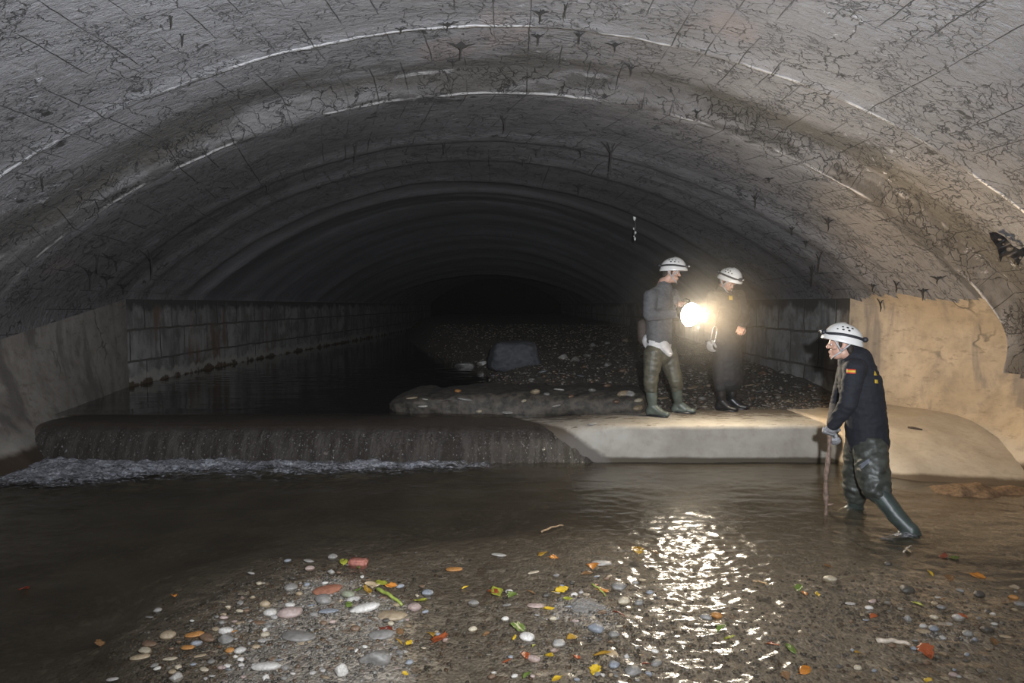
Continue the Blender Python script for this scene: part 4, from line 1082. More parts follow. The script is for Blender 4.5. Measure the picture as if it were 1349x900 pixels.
def hand_caps(w, d, n, k=1.0, curl=(.5, .7, .5), thumb_in=.5, side_sign=1, fat=0.0):
    """palm, four unequal bent fingers and a thumb; w wrist, d towards the fingers, n out of the palm"""
    d = Vector(d).normalized(); n = Vector(n); n = (n - d * n.dot(d)).normalized(); s = d.cross(n) * side_sign
    C = []
    offs = (-.033, -.011, .011, .032); ln = (.78, .95, 1.0, .93)
    for q, l in zip(offs, ln):
        a = w + d * .012 * k + s * q * .55 * k; b = w + d * .088 * k * (.93 + .07 * l) + s * q * k
        C.append((a, b, .0135 * k + fat, .0115 * k + fat))
        p = b; ang = 0
        for seg, r0, r1, cu in ((.042, .0100, .0092, curl[0]), (.028, .0092, .0084, curl[1]), (.022, .0084, .0070, curl[2])):
            ang += cu; dirv = d * math.cos(ang) + n * math.sin(ang)
            e = p + dirv * seg * l * k; C.append((p, e, r0 * k + fat, r1 * k + fat)); p = e
    t0 = w + d * .022 * k + s * .028 * k; t1 = t0 + (d * .62 + s * .75 + n * .35).normalized() * .044 * k
    t2 = t1 + (d * .85 + s * (.45 - thumb_in) + n * (.35 + thumb_in * .7)).normalized() * .032 * k; t3 = t2 + (d * .85 + s * (.2 - thumb_in) + n * (.4 + thumb_in)).normalized() * .026 * k
    C += [(t0, t1, .0150 * k + fat, .0115 * k + fat), (t1, t2, .0110 * k + fat, .0100 * k + fat), (t2, t3, .0100 * k + fat, .0080 * k + fat)]
    return C
def head_caps(c, f, u, k=1.0):
    """head about 23 cm tall: skull, brow, nose, cheeks, jaw, chin, lips, ears"""
    f = Vector(f).normalized(); u = Vector(u); u = (u - f * u.dot(f)).normalized(); s = f.cross(u)
    A = lambda x, y, z: c + s * x * k + f * y * k + u * z * k
    C = [(A(0, -.022, .038), A(0, .020, .042), (.074 * k, .078 * k), (.072 * k, .076 * k), s), (A(0, .015, -.035), A(0, .030, .02), (.058 * k, .062 * k), (.064 * k, .068 * k), s),
         (A(0, .030, -.078), A(0, .035, -.05), (.040 * k, .040 * k), (.050 * k, .048 * k), s), (A(0, .066, -.094), A(0, .060, -.086), .021 * k, .024 * k),
         (A(-.034, .082, .022), A(.034, .082, .022), .013 * k, .013 * k), (A(0, .088, .018), A(0, .104, -.022), .009 * k, .0135 * k), (A(-.013, .098, -.026), A(.013, .098, -.026), .009 * k, .009 * k),
         (A(-.020, .086, -.055), A(.020, .086, -.055), .0085 * k, .0085 * k), (A(-.017, .084, -.067), A(.017, .084, -.067), .009 * k, .009 * k),
         (A(-.048, .052, -.018), A(-.040, .066, -.022), .021 * k, .018 * k), (A(.048, .052, -.018), A(.040, .066, -.022), .021 * k, .018 * k)]
    for q in (-1, 1): C.append((A(q * .076, -.008, -.022), A(q * .080, -.018, .018), (.009 * k, .016 * k), (.010 * k, .020 * k), s))
    return C, A
def helmet(parent, c, f, u, name='helmet'):
    """vented white climbing helmet with headlamp band; c is the centre of the brim"""
    f = Vector(f).normalized(); u = Vector(u); u = (u - f * u.dot(f)).normalized(); s = f.cross(u)
    inv = parent.matrix_world.inverted()
    A = lambda x, y, z: c + s * x + f * y + u * z
    rx, ry, rz = .122, .148, .128
    n, m = 48, 18; bm = bmesh.new(); rings = []
    prof = [(1.0, -.012), (1.055, -.034), (1.065, -.030), (1.05, -.010), (1.0, .004)] + [(math.cos(a), math.sin(a)) for a in np.linspace(.10, math.pi / 2 * .985, m)]
    for i, (r, z) in enumerate(prof):
        zz = z if i < 5 else z * rz
        rings.append([bm.verts.new(A(math.cos(a) * rx * r, math.sin(a) * ry * r * (1.0 + (.05 if i < 5 and math.sin(a) > 0 else 0)), zz + (.010 * math.sin(a * 1.0) if i < 5 else .006 * math.sin(a)))) for a in [2 * math.pi * k / n for k in range(n)]])
    for a, b in zip(rings[:-1], rings[1:]):
        for k in range(n): bm.faces.new((a[k], a[(k + 1) % n], b[(k + 1) % n], b[k]))
    bm.faces.new(rings[-1]); bmesh.ops.transform(bm, matrix=inv, verts=bm.verts)
    h = bm_obj(name, bm, MP['helmet'], parent); h['label'] = 'white vented climbing helmet'
    md = h.modifiers.new('t', 'SOLIDIFY'); md.thickness = .004; md.offset = -1
    def surf(az, el, k=1.0): return A(math.cos(az) * math.cos(el) * rx * k, math.sin(az) * math.cos(el) * ry * k, math.sin(el) * rz * k)
    def part(nm, bm, mat):
        bmesh.ops.transform(bm, matrix=inv, verts=bm.verts); return bm_obj(nm, bm, mat, h)
    for sg in (0, 1):
        for row, (el, cnt, a0) in enumerate(((.80, 4, .62), (.58, 3, .52))):
            for i in range(cnt):
                az = (a0 - .36 * i + .18 * 0) ; az = az if sg == 0 else math.pi - az
                p = surf(az, el, .995); nn = (p - c); nn = Vector((nn.dot(s) / rx ** 2, nn.dot(f) / ry ** 2, nn.dot(u) / rz ** 2)); nn = (s * nn.x + f * nn.y + u * nn.z).normalized()
                b2 = bmesh.new(); bmesh.ops.create_uvsphere(b2, u_segments=12, v_segments=8, radius=1)
                t1 = nn.cross(u).normalized(); t2 = nn.cross(t1)
                for v in b2.verts: v.co = p + t1 * v.co.x * .0105 + t2 * v.co.y * .0085 + nn * v.co.z * .003
                part('vent', b2, MP['hole'])
    # headlamp band round the shell
    b2 = bmesh.new(); rr = []
    for k in range(49):
        az = 2 * math.pi * k / 48; el0 = .10 + .05 * math.cos(az * 2)
        rr.append([b2.verts.new(surf(az, e, q)) for e, q in ((el0, 1.005), (el0, 1.03), (el0 + .17, 1.03), (el0 + .17, 1.005))])
    for a, b in zip(rr[:-1], rr[1:]):
        for k in range(4): b2.faces.new((a[k], a[(k + 1) % 4], b[(k + 1) % 4], b[k]))
    part('headlamp_band', b2, MP['strap'])
    b2 = bmesh.new(); capsule(b2, surf(math.pi / 2, .20, 1.06) - s * .022, surf(math.pi / 2, .20, 1.06) + s * .022, .022, .022); lampb = part('headlamp', b2, MP['strap'])
    b2 = bmesh.new(); capsule(b2, surf(math.pi / 2, .20, 1.19), surf(math.pi / 2, .20, 1.23), .014, .013); bmesh.ops.transform(b2, matrix=inv, verts=b2.verts); bm_obj('lens', b2, MP['metal'], lampb)
    b2 = bmesh.new(); capsule(b2, surf(-math.pi / 2, .16, 1.07) - s * .03, surf(-math.pi / 2, .16, 1.07) + s * .03, .022, .022); part('battery_case', b2, MP['strap'])
    for sg in (-1, 1):
        b2 = bmesh.new(); j = A(sg * .088, .0, -.105)
        for az in ((.55, -.5)):
            a = surf(az if sg > 0 else math.pi - az, -.08, .97); tube(b2, [a, a.lerp(j, .5) + s * sg * .010, j], [.007, .007, .007], 6)
        tube(b2, [j, A(sg * .062, .035, -.145), A(0, .055, -.178)], [.007] * 3, 6); part('chin_strap', b2, MP['wstrap'])
    return h
def boot_caps(kn, an, toe, r=.062, s=1.0):
    kn, an, toe = Vector(kn), Vector(an), Vector(toe); d = (toe - an); d.z = 0; d.normalize(); z0 = toe.z
    heel = an - d * .045; heel.z = z0 + .045; ball = an + d * .11; ball.z = z0 + .040; tip = an + d * .175; tip.z = z0 + .036
    sd = d.cross(V3(0, 0, 1))
    return [(kn, kn.lerp(an, .55), r * 1.02 * s, r * .92 * s), (kn.lerp(an, .55), an + V3(0, 0, .03), r * .92 * s, r * .74 * s), (heel, an + V3(0, 0, .05), .044 * s, .050 * s), (an + V3(0, 0, .03), ball, .052 * s, (.050 * s, .038)), (ball, tip, (.050 * s, .037), (.042 * s, .031), sd), (heel, ball, .042, (.046, .037), sd)]
def sole(parent, an, toe):
    an, toe = Vector(an), Vector(toe); d = (toe - an); d.z = 0; d.normalize(); sd = d.cross(V3(0, 0, 1)); z0 = toe.z
    bm = bmesh.new(); n = 28; out = []
    for i in range(n):
        t = 2 * math.pi * i / n; L = .055 + .135 * math.cos(t); w = .050 * math.sin(t) * (1 + .12 * math.cos(t))
        out.append(an + d * L + sd * w)
    lo = [bm.verts.new(V3(p.x, p.y, z0)) for p in out]; hi = [bm.verts.new(V3(p.x, p.y, z0 + .022)) for p in out]
    for i in range(n): bm.faces.new((lo[i], lo[(i + 1) % n], hi[(i + 1) % n], hi[i]))
    bm.faces.new(lo[::-1]); bm.faces.new(hi); bmesh.ops.transform(bm, matrix=parent.matrix_world.inverted(), verts=bm.verts)
    return bm_obj('sole', bm, MP['black'], parent)
def wpatch(name, target, quad, n, mat, parent, off=.004, label=None, thick=.002):
    """a cloth patch laid on a garment where the photo shows it"""
    bpy.context.view_layer.update()
    bv = BVHTree.FromPolygons([target.matrix_world @ v.co for v in target.data.vertices], [tuple(p.vertices) for p in target.data.polygons])
    (x0, y0), (x1, y1), (x2, y2), (x3, y3) = quad; V = []; ok = []
    for i in range(n + 1):
        for j in range(n + 1):
            a, b = i / n, j / n
            x = (1 - a) * ((1 - b) * x0 + b * x3) + a * ((1 - b) * x1 + b * x2); y = (1 - a) * ((1 - b) * y0 + b * y3) + a * ((1 - b) * y1 + b * y2)
            r = ray(x, y).normalized(); h = bv.ray_cast(CAM, r); ok.append(h[0] is not None)
            V.append(h[0] - r * off if h[0] is not None else Vector())
    F = [(i * (n + 1) + j, (i + 1) * (n + 1) + j, (i + 1) * (n + 1) + j + 1, i * (n + 1) + j + 1) for i in range(n) for j in range(n)]
    F = [f for f in F if all(ok[k] for k in f)]
    if not F: print('patch misses', name); return None
    inv = parent.matrix_world.inverted()
    me = mesh_np(name, [inv @ v for v in V], F); bm = bmesh.new(); bm.from_mesh(me); bmesh.ops.delete(bm, geom=[v for v in bm.verts if not v.link_faces], context='VERTS'); bm.to_mesh(me); bm.free()
    o = link(name, me, mat, parent); md = o.modifiers.new('t', 'SOLIDIFY'); md.thickness = thick
    if label: o['label'] = label
    return o

def figure(label, group, org, hc, hf, hu, neck, chest, pelvis, side, arms, legs, hands):
    """bare body as one mesh; arms/legs are lists of joints"""
    caps, A = head_caps(hc, hf, hu)
    caps += [(hc + Vector(hu).normalized() * -.06 - Vector(hf).normalized() * .015, neck, .052, .062), (neck, chest, (.075, .07), (.165, .10), side), (chest, pelvis, (.155, .095), (.140, .095), side)]
    for sh, el, wr in arms: caps += [(chest.lerp(neck, .45), sh, .07, .058), (sh, el, .052, .042), (el, wr, .042, .029)]
    for hp, kn, an, toe in legs:
        d = (toe - an); d.z = 0; d.normalize()
        caps += [(pelvis, hp, .10, .080), (hp, kn, .074, .054), (kn, an, .056, .038), (an, an + d * .10 + V3(0, 0, -.045), .038, .030), (an, an - d * .03 + V3(0, 0, -.03), .036, .032)]
    for h in hands: caps += hand_caps(*h[0], **h[1])
    o = melt('person', caps, .0052, 3, MP['skin'], origin=org)
    props(o, label, 'person', group); bpy.context.view_layer.update()
    for q in (-1, 1):
        bm = bmesh.new(); bmesh.ops.create_uvsphere(bm, u_segments=12, v_segments=8, radius=.0115); p = A(q * .032, .077, .004) - org
        for v in bm.verts: v.co += p
        e = bm_obj('eye', bm, MP['eye'], o)
        bm = bmesh.new(); bmesh.ops.create_uvsphere(bm, u_segments=10, v_segments=6, radius=.006); p = A(q * .032, .0855, .004) - org
        for v in bm.verts: v.co += p
        bm_obj('iris', bm, MP['pupil'], e)
    return o, A
def garment(name, person, caps, mat, folds=.006, vox=.009, smooth=4, fscale=(14, 14, 30), label=None, cut=None):
    o = melt(name, caps, vox, smooth, mat, None, folds, fscale, cut)
    o.data.transform(person.matrix_world.inverted()); o.parent = person
    if label: o['label'] = label
    return o
def hair(person, A):
    return garment('hair', person, [(A(0, -.045, .02), A(0, -.062, -.045), (.066, .040), (.052, .030), A(1, 0, 0) - A(0, 0, 0)), (A(0, -.02, .05), A(0, 0, .055), .080, .080), (A(-.07, .012, .01), A(-.068, .016, -.02), .014, .008), (A(.07, .012, .01), A(.068, .016, -.02), .014, .008)], MP['hair'], .003, .007, 2, (40, 40, 20))

LED = .415
# ---- the man holding the lamp
D1 = 8.02
f1 = V3(.83, -.56, 0).normalized(); s1 = V3(-f1.y, f1.x, 0) * -1     # s1: his right hand side
def J1(px, py, dd=0): return P(px, py, d=D1 + dd)
ancR, ancL = J1(860, 541, -.10), J1(894, 536, .12); ancR.z = LED + .085; ancL.z = LED + .085
toeR = ancR + f1 * .17; toeR.z = LED + .002; toeL = ancL + V3(.93, -.37, 0) * .17; toeL.z = LED + .002
hipR, hipL = J1(861, 466, -.09), J1(879, 466, .09); knR, knL = J1(857, 503, -.12), J1(890, 501, .06)
pel, che, nek = J1(869, 457), J1(869, 395), J1(875, 373)
shR, shL = J1(857, 391, -.15), J1(885, 389, .14)
elR, elL = J1(855, 415, -.20), J1(897, 412, .03)
hc1 = J1(884, 359, -.02); hf1 = V3(.93, -.30, -.16).normalized(); hu1 = V3(.10, -.02, 1).normalized()
LAMP = P(910, 414.5, d=7.66); ldir = V3(.34, -.93, -.12).normalized()
lup = V3(0, 0, 1); lsd = ldir.cross(lup).normalized(); lup = lsd.cross(ldir).normalized()
gripR = LAMP - ldir * .15 - lsd * .10 + lup * -.01; gripL = LAMP - ldir * .17 + lsd * .02 + lup * .12
wrR = gripR - (gripR - elR).normalized() * .075; wrL = gripL - (gripL - elL).normalized() * .085
h1 = [((wrR, (gripR - elR), lsd), dict(curl=(.5, .8, .5))), ((wrL, (gripL - elL), V3(0, 0, -1)), dict(curl=(.7, .9, .6), side_sign=-1))]
pr1, A1 = figure('man in grey jacket and olive waders holding the lit lamp on the ledge', 'three men in white helmets', V3(J1(870, 545).x, D1, LED), hc1, hf1, hu1, nek, che, pel, s1,
                 [(shR, elR, wrR), (shL, elL, wrL)], [(hipR, knR, ancR, toeR), (hipL, knL, ancL, toeL)], h1)
hair(pr1, A1); helmet(pr1, J1(887, 353.5, -.02), hf1 + V3(0, 0, .10), hu1)
hem = J1(868, 446)
garment('jacket', pr1, [(nek + V3(0, 0, -.005), nek - V3(0, 0, .06), .066, .085), (nek - V3(0, 0, .07), che, (.13, .09), (.20, .135), s1), (che, hem - V3(0, 0, .03), (.20, .14), (.185, .14), s1),
        (che.lerp(nek, .5), shR, .085, .072), (che.lerp(nek, .5), shL, .085, .072), (shR, elR, .080, .068), (elR, wrR, .066, .046), (shL, elL, .078, .066), (elL, wrL, .064, .046)], MP['greyj'], .010, label='loose grey blue jacket')
garment('shirt', pr1, [(hem - V3(0, 0, 0), J1(868, 457) , (.188, .135), (.185, .135), s1), (J1(874, 452, -.1), J1(882, 466, -.09), (.10, .05), (.06, .035), s1), (J1(858, 448), J1(862, 458), (.09, .11), (.075, .10), s1)], MP['shirt'], .006, label='pale shirt tail hanging below the jacket')
garment('waders', pr1, [(J1(869, 456), J1(869, 468), (.165, .125), (.150, .125), s1), (hipR, knR, .112, .082), (hipL, knL, .112, .082), (knR, knR.lerp(ancR, .25), .082, .072), (knL, knL.lerp(ancL, .25), .082, .072)], MP['wader'], .009, label='olive thigh waders')
for k_, a_, t_ in ((knR, ancR, toeR), (knL, ancL, toeL)):
    b = garment('boot', pr1, boot_caps(k_.lerp(a_, .12), a_, t_, .066), MP['boot'], .002, .007, 3, label='grey green rubber boot'); bpy.context.view_layer.update(); sole(b, a_, t_)
# bag at his back
garment('shoulder_bag', pr1, [(J1(848, 428, .16), J1(850, 446, .16), (.10, .07), (.10, .08), s1)], simple('brown_bag', (.05, .035, .028), .8, 30, .3), .004, label='dark brown bag at his back')
# lamp
lm = bpy.data.objects.new('hand_lamp', None); COL.objects.link(lm); lm.location = LAMP
lm.rotation_euler = Matrix((lsd, ldir, lup)).transposed().to_euler(); bpy.context.view_layer.update()
props(lm, 'bright round hand lamp shining warm light, held by the man in grey', 'lamp')
def lathe(prof, n=40):
    bm = bmesh.new(); rr = [[bm.verts.new(V3(r * math.cos(a), y, r * math.sin(a))) for a in [2 * math.pi * k / n for k in range(n)]] for r, y in prof]
    for a, b in zip(rr[:-1], rr[1:]):
        for k in range(n): bm.faces.new((a[k], a[(k + 1) % n], b[(k + 1) % n], b[k]))
    bm.faces.new(rr[0]); bm.faces.new(rr[-1]); return bm
bm_obj('housing', lathe([(.05, -.20), (.075, -.19), (.085, -.15), (.09, -.09), (.108, -.05), (.135, -.012), (.140, .004), (.134, .006), (.128, -.004)]), simple('black_lamp_case', (.02, .02, .02), .5), lm)
b = N('lit_lamp_glass'); em = b.n('Emission', {'Color': (1.0, .86, .66, 1), 'Strength': 600.0}).outputs[0]
bm_obj('lens', lathe([(.127, -.002), (.126, .006), (.112, .026), (.085, .042), (.05, .052), (.015, .056)]), b.end(em), lm)
bl = bpy.data.lights.new('lamp_beam', 'SPOT'); bl.energy = 380; bl.color = (1.0, .70, .38); bl.spot_size = math.radians(98); bl.spot_blend = .9; bl.shadow_soft_size = .06
bo = bpy.data.objects.new('lamp_beam', bl); COL.objects.link(bo); bo.location = LAMP + ldir * .11 + V3(-.12, 0, 0); bo.rotation_euler = V3(1, -.10, .04).to_track_quat('-Z', 'Y').to_euler()
bm = bmesh.new(); tube(bm, [V3(0, -.03, .10), V3(0, -.06, .150), V3(0, -.12, .158), V3(0, -.17, .140), V3(0, -.185, .075)], [.014, .014, .015, .014, .014], 10); bm_obj('handle', bm, simple('black_lamp_handle', (.02, .02, .02), .5), lm)

# ---- the man in the long dark coat
D2 = 8.38
f2 = V3(.62, -.78, 0).normalized(); s2 = V3(f2.y, -f2.x, 0)
def J2(px, py, dd=0): return P(px, py, d=D2 + dd)
anR, anL = J2(951, 533, -.06), J2(964, 531, .08); anR.z = LED + .085; anL.z = LED + .085
tR = anR + V3(.75, -.66, 0) * .17; tR.z = LED + .002; tL = anL + V3(.85, -.5, 0) * .17; tL.z = LED + .002
hpR, hpL = J2(951, 462, -.07), J2(967, 462, .07); kR, kL = J2(949, 500, -.09), J2(965, 500, .06)
pel, che, nek = J2(958, 455), J2(957, 400), J2(954, 379, .02)
sR, sL = J2(941, 391, -.10), J2(973, 390, .10); eR, eL = J2(936, 424, -.14), J2(981, 418, .0); wR, wL = J2(935, 447, -.20), J2(976, 430, -.20)
hc2 = J2(957.5, 371, -.06); hf2 = V3(.52, -.66, -.54).normalized(); hu2 = V3(.30, -.40, .86).normalized()
h2 = [((wR, V3(-.05, -.1, -1), V3(.75, .3, 0)), dict(curl=(.45, .6, .5))), ((wL, V3(-.25, -.75, -.25), V3(-.3, .2, -.9)), dict(curl=(.8, .9, .6)))]
pr2, A2 = figure('man in long dark coat looking down at his hands on the ledge', 'three men in white helmets', V3(J2(957, 540).x, D2, LED), hc2, hf2, hu2, nek, che, pel, s2,
                 [(sR, eR, wR), (sL, eL, wL)], [(hpR, kR, anR, tR), (hpL, kL, anL, tL)], h2)
hair(pr2, A2); helmet(pr2, A2(0, .015, .062), hf2 + V3(0, 0, .22), hu2 + V3(-.06, .10, 0))
bot = J2(959, 498)
garment('coat', pr2, [(nek + V3(0, 0, -.03), nek - V3(0, 0, .06), .068, .090), (nek - V3(0, 0, .06), che, (.13, .10), (.185, .14), s2), (che, pel, (.185, .145), (.195, .165), s2), (pel, bot, (.19, .155), (.20, .175), s2),
        (che.lerp(nek, .35), sR, .09, .078), (che.lerp(nek, .35), sL, .09, .078), (sR, eR, .078, .066), (eR, wR, .064, .050), (sL, eL, .076, .066), (eL, wL, .064, .048)], MP['coat'], .010, label='long dark coat')
garment('trousers', pr2, [(hpR, kR, .09, .078), (hpL, kL, .09, .078), (kR, kR.lerp(anR, .3), .080, .074), (kL, kL.lerp(anL, .3), .080, .074)], MP['coat'], .006)
for k_, a_, t_ in ((kR, anR, tR), (kL, anL, tL)):
    b = garment('boot', pr2, boot_caps(k_.lerp(a_, .15), a_, t_, .062), MP['black'], .002, .007, 3, label='black rubber boot'); bpy.context.view_layer.update(); sole(b, a_, t_)
gl2 = garment('glove', pr2, hand_caps(wR, V3(-.05, -.1, -1), V3(.75, .3, 0), curl=(.45, .6, .5), fat=.0045) + [(wR - V3(0, 0, .02), wR - V3(0, 0, .045), .042, .038)], MP['glove'], .001, .006, 2, label='grey work glove')
ct = next(c for c in pr2.children if c.name.startswith('coat'))
wpatch('leg_band', ct, [(956, 494), (964, 499.5), (976, 500.5), (976, 504.5)], 8, MP['refl'], pr2, .005, 'bright reflective band') if False else None
bt = V3(0, 0, 0)
ringc = J2(966, 501, .03)
bm = bmesh.new(); rr = []
for k in range(25):
    a = math.pi * 2 * k / 24; dz = .030 * math.cos(a + .5)
    p = kL.lerp(anL, .06) + V3(.090 * math.cos(a), .090 * math.sin(a), dz - .01); q = (p - kL.lerp(anL, .06)); q.z = 0; q.normalize()
    hw = .026 * (1 + .35 * math.sin(a * 1.5)); rr.append([bm.verts.new(p + V3(0, 0, -hw)), bm.verts.new(p + q * .006 + V3(0, 0, -hw)), bm.verts.new(p + q * .006 + V3(0, 0, hw)), bm.verts.new(p + V3(0, 0, hw))])
for a, b in zip(rr[:-1], rr[1:]):
    for k in range(4): bm.faces.new((a[k], a[(k + 1) % 4], b[(k + 1) % 4], b[k]))
bmesh.ops.transform(bm, matrix=pr2.matrix_world.inverted(), verts=bm.verts)
o = bm_obj('leg_band', bm, MP['refl'], pr2); o['label'] = 'bright white reflective band below one knee'
wpatch('badge', ct, [(960, 389.5), (965, 390), (965, 395.5), (960.5, 395)], 5, MP['yel'], pr2, .006, 'small yellow badge on the chest')
# steel clip held in his glove
cc = wR + V3(.035, -.03, -.035)
bm = bmesh.new(); pts = [V3(.028 * math.cos(a), 0, .062 + .052 * math.sin(a) + (.05 if math.sin(a) > 0 else -.05)) for a in np.linspace(0, 2 * math.pi, 29)]
tube(bm, pts, .007, 8); o = bm_obj('steel_clip', bm, MP['metal']); o.location = cc + V3(-.012, -.02, .03); o.rotation_euler = (.1, .12, .2); props(o, 'bright steel snap clip in the gloved hand of the coated man', 'clip')
bm = bmesh.new(); capsule(bm, V3(.028, 0, .02), V3(.028, 0, .10), .009, .009); bm_obj('gate', bm, MP['metal'], o)

# ---- the wading man
D3 = 5.5
def J3(px, py, dd=0): return P(px, py, d=D3 + dd)
f3 = V3(-.92, .38, 0).normalized(); s3 = V3(f3.y, -f3.x, 0)   # his right
nek, che, pel = J3(1121, 470, .10), J3(1133, 507, .06), J3(1143, 578, .03)
sL, sR = J3(1126, 487, -.13), J3(1118, 482, .26)
eL, wL = J3(1117, 533, -.22), J3(1098, 559, -.12)
eR, wR = J3(1104, 535, .33), J3(1097, 566, .10)
hL, hR = J3(1147, 592, -.08), J3(1133, 590, .15)
kL = J3(1152, 641, -.22); aL = P(1201, 701, d=5.06); aL.z = -.02; tL = aL + V3(-.80, .42, 0) * .17; tL.z = -.105
kR = J3(1127, 640, .20); aR = J3(1127, 684, .22); aR.z = -.03; tR = aR + V3(-.9, .35, 0) * .17; tR.z = -.11
hc3 = J3(1109, 455, .06); hf3 = V3(-.90, .38, .04).normalized(); hu3 = V3(.0, .03, 1).normalized()
grip = J3(1092, 573, -.06)
h3 = [((wL, grip - wL + V3(-.01, 0, -.01), V3(.1, .9, -.3)), dict(curl=(.75, .95, .7), side_sign=1)), ((wR, V3(-.35, -.4, -.6), V3(.5, -.6, -.2)), dict(curl=(.8, .9, .6)))]
pr3, A3 = figure('man in navy fleece and green waders wading with a wooden stick', 'three men in white helmets', V3(J3(1140, 640).x, D3, -.1), hc3, hf3, hu3, nek, che, pel, s3,
                 [(sL, eL, wL), (sR, eR, wR)], [(hL, kL, aL, tL), (hR, kR, aR, tR)], h3)
hair(pr3, A3); helmet(pr3, J3(1111, 446.5, .06), hf3 + V3(0, 0, .13), hu3 + V3(.10, 0, 0))
hem = J3(1143, 582, .03)
garment('jacket', pr3, [(J3(1120, 462, .09), J3(1124, 474, .08), .072, .088), (J3(1127, 477, .09), che, (.15, .13), (.20, .165), s3), (che, J3(1140, 548, .04), (.20, .165), (.185, .155), s3), (J3(1140, 548, .04), hem, (.185, .155), (.190, .160), s3),
        (che.lerp(nek, .5), sL, .10, .082), (che.lerp(nek, .5), sR, .10, .080), (sL, eL, .080, .066), (eL, wL, .066, .048), (sR, eR, .078, .064), (eR, wR, .064, .048)], MP['navy'], .008, label='navy fleece jacket')
garment('waders', pr3, [(hem - V3(0, 0, .0), J3(1143, 592, .03), (.165, .135), (.15, .13), s3), (hL, hL.lerp(kL, .6), .122, .122), (hL.lerp(kL, .6), kL, .122, .100), (kL + V3(.02, 0, .02), kL.lerp(aL, .12), .098, .082), (hR, kR, .118, .098), (kR, kR.lerp(aR, .4), .100, .082)], MP['wader2'], .014, fscale=(13, 13, 24), label='dark green waders bunched at the knee')
for k_, a_, t_ in ((kL, aL, tL), (kR, aR, tR)):
    b = garment('boot', pr3, boot_caps(k_.lerp(a_, .10), a_, t_, .074), MP['boot2'], .0015, .007, 3, label='shiny green rubber boot')
garment('glove', pr3, hand_caps(wL, grip - wL + V3(-.01, 0, -.01), V3(.1, .9, -.3), curl=(.75, .95, .7), fat=.005) + [(wL, wL.lerp(grip, .35), .044, .042)], MP['glove'], .001, .006, 2, label='grey work glove')
garment('glove', pr3, hand_caps(wR, V3(-.35, -.4, -.6), V3(.5, -.6, -.2), curl=(.8, .9, .6), fat=.005) + [(wR, wR + V3(-.01, -.01, -.02), .042, .040)], MP['glove'], .001, .006, 2, label='grey work glove')
jk = next(c for c in pr3.children if c.name.startswith('jacket')); wd_ = next(c for c in pr3.children if c.name.startswith('waders'))
fp = wpatch('flag_patch', jk, [(1115.5, 486), (1127.5, 486.6), (1127.2, 492.6), (1115.2, 492)], 6, MP['red'], pr3, .004, 'small red and yellow flag patch')
bpy.context.view_layer.update()
if fp: wpatch('flag_stripe', jk, [(1115.4, 487.6), (1127.4, 488.2), (1127.3, 491), (1115.3, 490.4)], 6, MP['yel'], fp, .008, 'yellow stripe')
wpatch('back_badge', jk, [(1152, 488.5), (1153.5, 490), (1155.5, 495), (1151.5, 494.6)], 4, MP['yel'], pr3, .005, 'yellow badge on the back')
wpatch('back_lettering', jk, [(1152.2, 500), (1156.4, 500.6), (1157.2, 505.5), (1152.6, 505)], 4, MP['yel'], pr3, .005, 'yellow lettering on the back')
wpatch('wader_patch', wd_, [(1131, 613), (1145, 604), (1147, 608), (1134, 619)], 5, simple('grey_patch', (.13, .14, .16), .35), pr3, .004, 'grey worn patch on the thigh')
# his stick
a, b_ = grip + V3(.01, .01, .09), P(1087, 662, d=5.52); b_.z = -.08
pts = [a.lerp(b_, t) + V3(.006 * math.sin(t * 9), .004 * math.sin(t * 13), 0) for t in np.linspace(0, 1, 22)]
bm = bmesh.new(); tube(bm, [p - a for p in pts], [.017 + .004 * math.sin(t * 21) + (.007 if abs(t - .72) < .05 or abs(t - .50) < .03 else 0) - .004 * t for t in np.linspace(0, 1, 22)], 9)
k = a.lerp(b_, .80) - a; tube(bm, [k, k + V3(.035, -.01, .0), k + V3(.055, -.02, .01)], [.011, .009, .005], 6); k = a.lerp(b_, .70) - a; tube(bm, [k, k + V3(.02, -.01, -.035)], [.012, .007], 6)
o = bm_obj('walking_stick', bm, simple('stick_bark', (.19, .13, .10), .75, 40, .4, .5, .005)); o.location = a; props(o, 'knotty wooden stick planted in the water by the wading man', 'stick')
# ------------------------------------------------------------------ light
W = bpy.data.worlds.new('world'); SC.world = W; W.use_nodes = True
bg = W.node_tree.nodes.get('Background') or W.node_tree.nodes.new('ShaderNodeBackground')
bg.inputs[0].default_value = (.010, .010, .012, 1); bg.inputs[1].default_value = 0.1
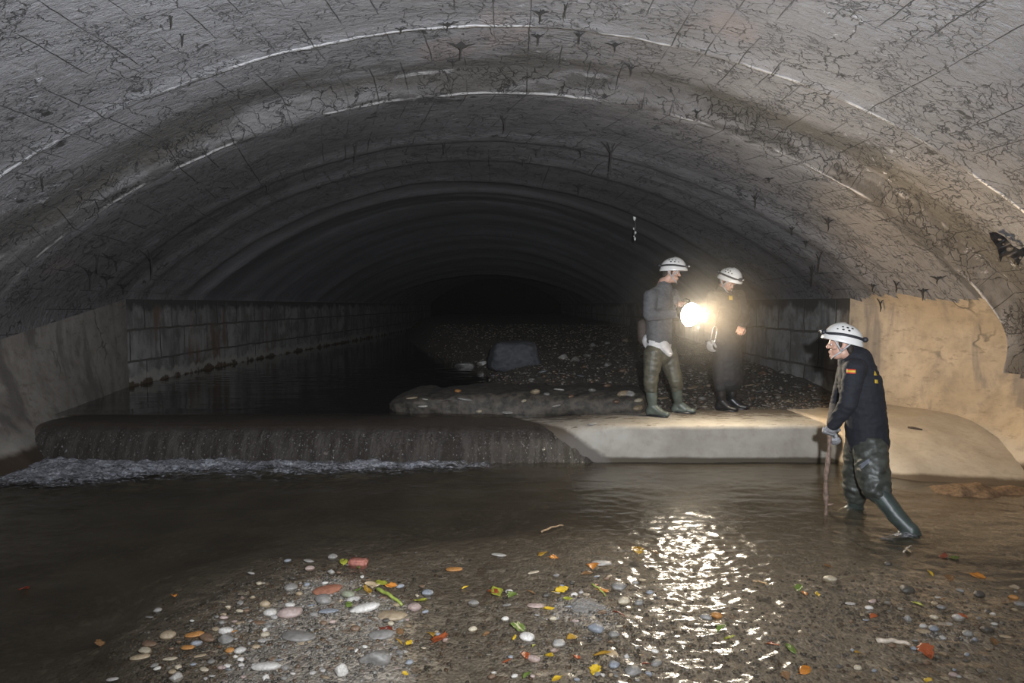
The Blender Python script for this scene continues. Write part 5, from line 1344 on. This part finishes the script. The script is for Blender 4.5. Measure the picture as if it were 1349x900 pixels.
# scattering mist added round the lamp to make its halo
nt = W.node_tree; vs = nt.nodes.new('ShaderNodeVolumeScatter'); vs.inputs['Color'].default_value = (1, .95, .88, 1); vs.inputs['Anisotropy'].default_value = 0.0
gp = nt.nodes.new('ShaderNodeNewGeometry'); ds = nt.nodes.new('ShaderNodeVectorMath'); ds.operation = 'DISTANCE'; ds.inputs[1].default_value = (LAMP.x, LAMP.y, LAMP.z); nt.links.new(gp.outputs['Position'], ds.inputs[0])
q1 = nt.nodes.new('ShaderNodeMath'); q1.operation = 'DIVIDE'; q1.inputs[1].default_value = .55; nt.links.new(ds.outputs['Value'], q1.inputs[0])
q2 = nt.nodes.new('ShaderNodeMath'); q2.operation = 'POWER'; q2.inputs[1].default_value = 2; nt.links.new(q1.outputs[0], q2.inputs[0])
q3 = nt.nodes.new('ShaderNodeMath'); q3.operation = 'MULTIPLY'; q3.inputs[1].default_value = -1; nt.links.new(q2.outputs[0], q3.inputs[0])
q4 = nt.nodes.new('ShaderNodeMath'); q4.operation = 'EXPONENT'; nt.links.new(q3.outputs[0], q4.inputs[0])
q5 = nt.nodes.new('ShaderNodeMath'); q5.operation = 'MULTIPLY_ADD'; q5.inputs[1].default_value = .085; q5.inputs[2].default_value = .0002; nt.links.new(q4.outputs[0], q5.inputs[0])
nt.links.new(q5.outputs[0], vs.inputs['Density']); nt.links.new(vs.outputs[0], nt.nodes['World Output'].inputs['Volume'])
W.cycles.volume_step_size = .6
fl = bpy.data.lights.new('camera_flash', 'SPOT'); fl.energy = 2850.0; fl.shadow_soft_size = .045; fl.spot_size = math.radians(140); fl.spot_blend = 1.0
fl.color = (.89, .935, 1.0)
fo = bpy.data.objects.new('camera_flash', fl); COL.objects.link(fo)
fo.location = (.24, -.15, CAMZ + .28)
fo.rotation_euler = (Vector((-.05, 1, .42))).to_track_quat('-Z', 'Y').to_euler()

vs_ = SC.view_settings
SC.display_settings.display_device = 'sRGB'
vs_.view_transform = 'Standard'; vs_.look = 'None'; vs_.gamma = 1.0; vs_.exposure = 0.0; vs_.use_curve_mapping = False
cy = SC.cycles
cy.max_bounces = 5; cy.diffuse_bounces = 2; cy.glossy_bounces = 2; cy.transmission_bounces = 4; cy.transparent_max_bounces = 12; cy.volume_bounces = 0
cy.caustics_reflective = False; cy.caustics_refractive = False
cy.use_denoising = True; cy.volume_max_steps = 20
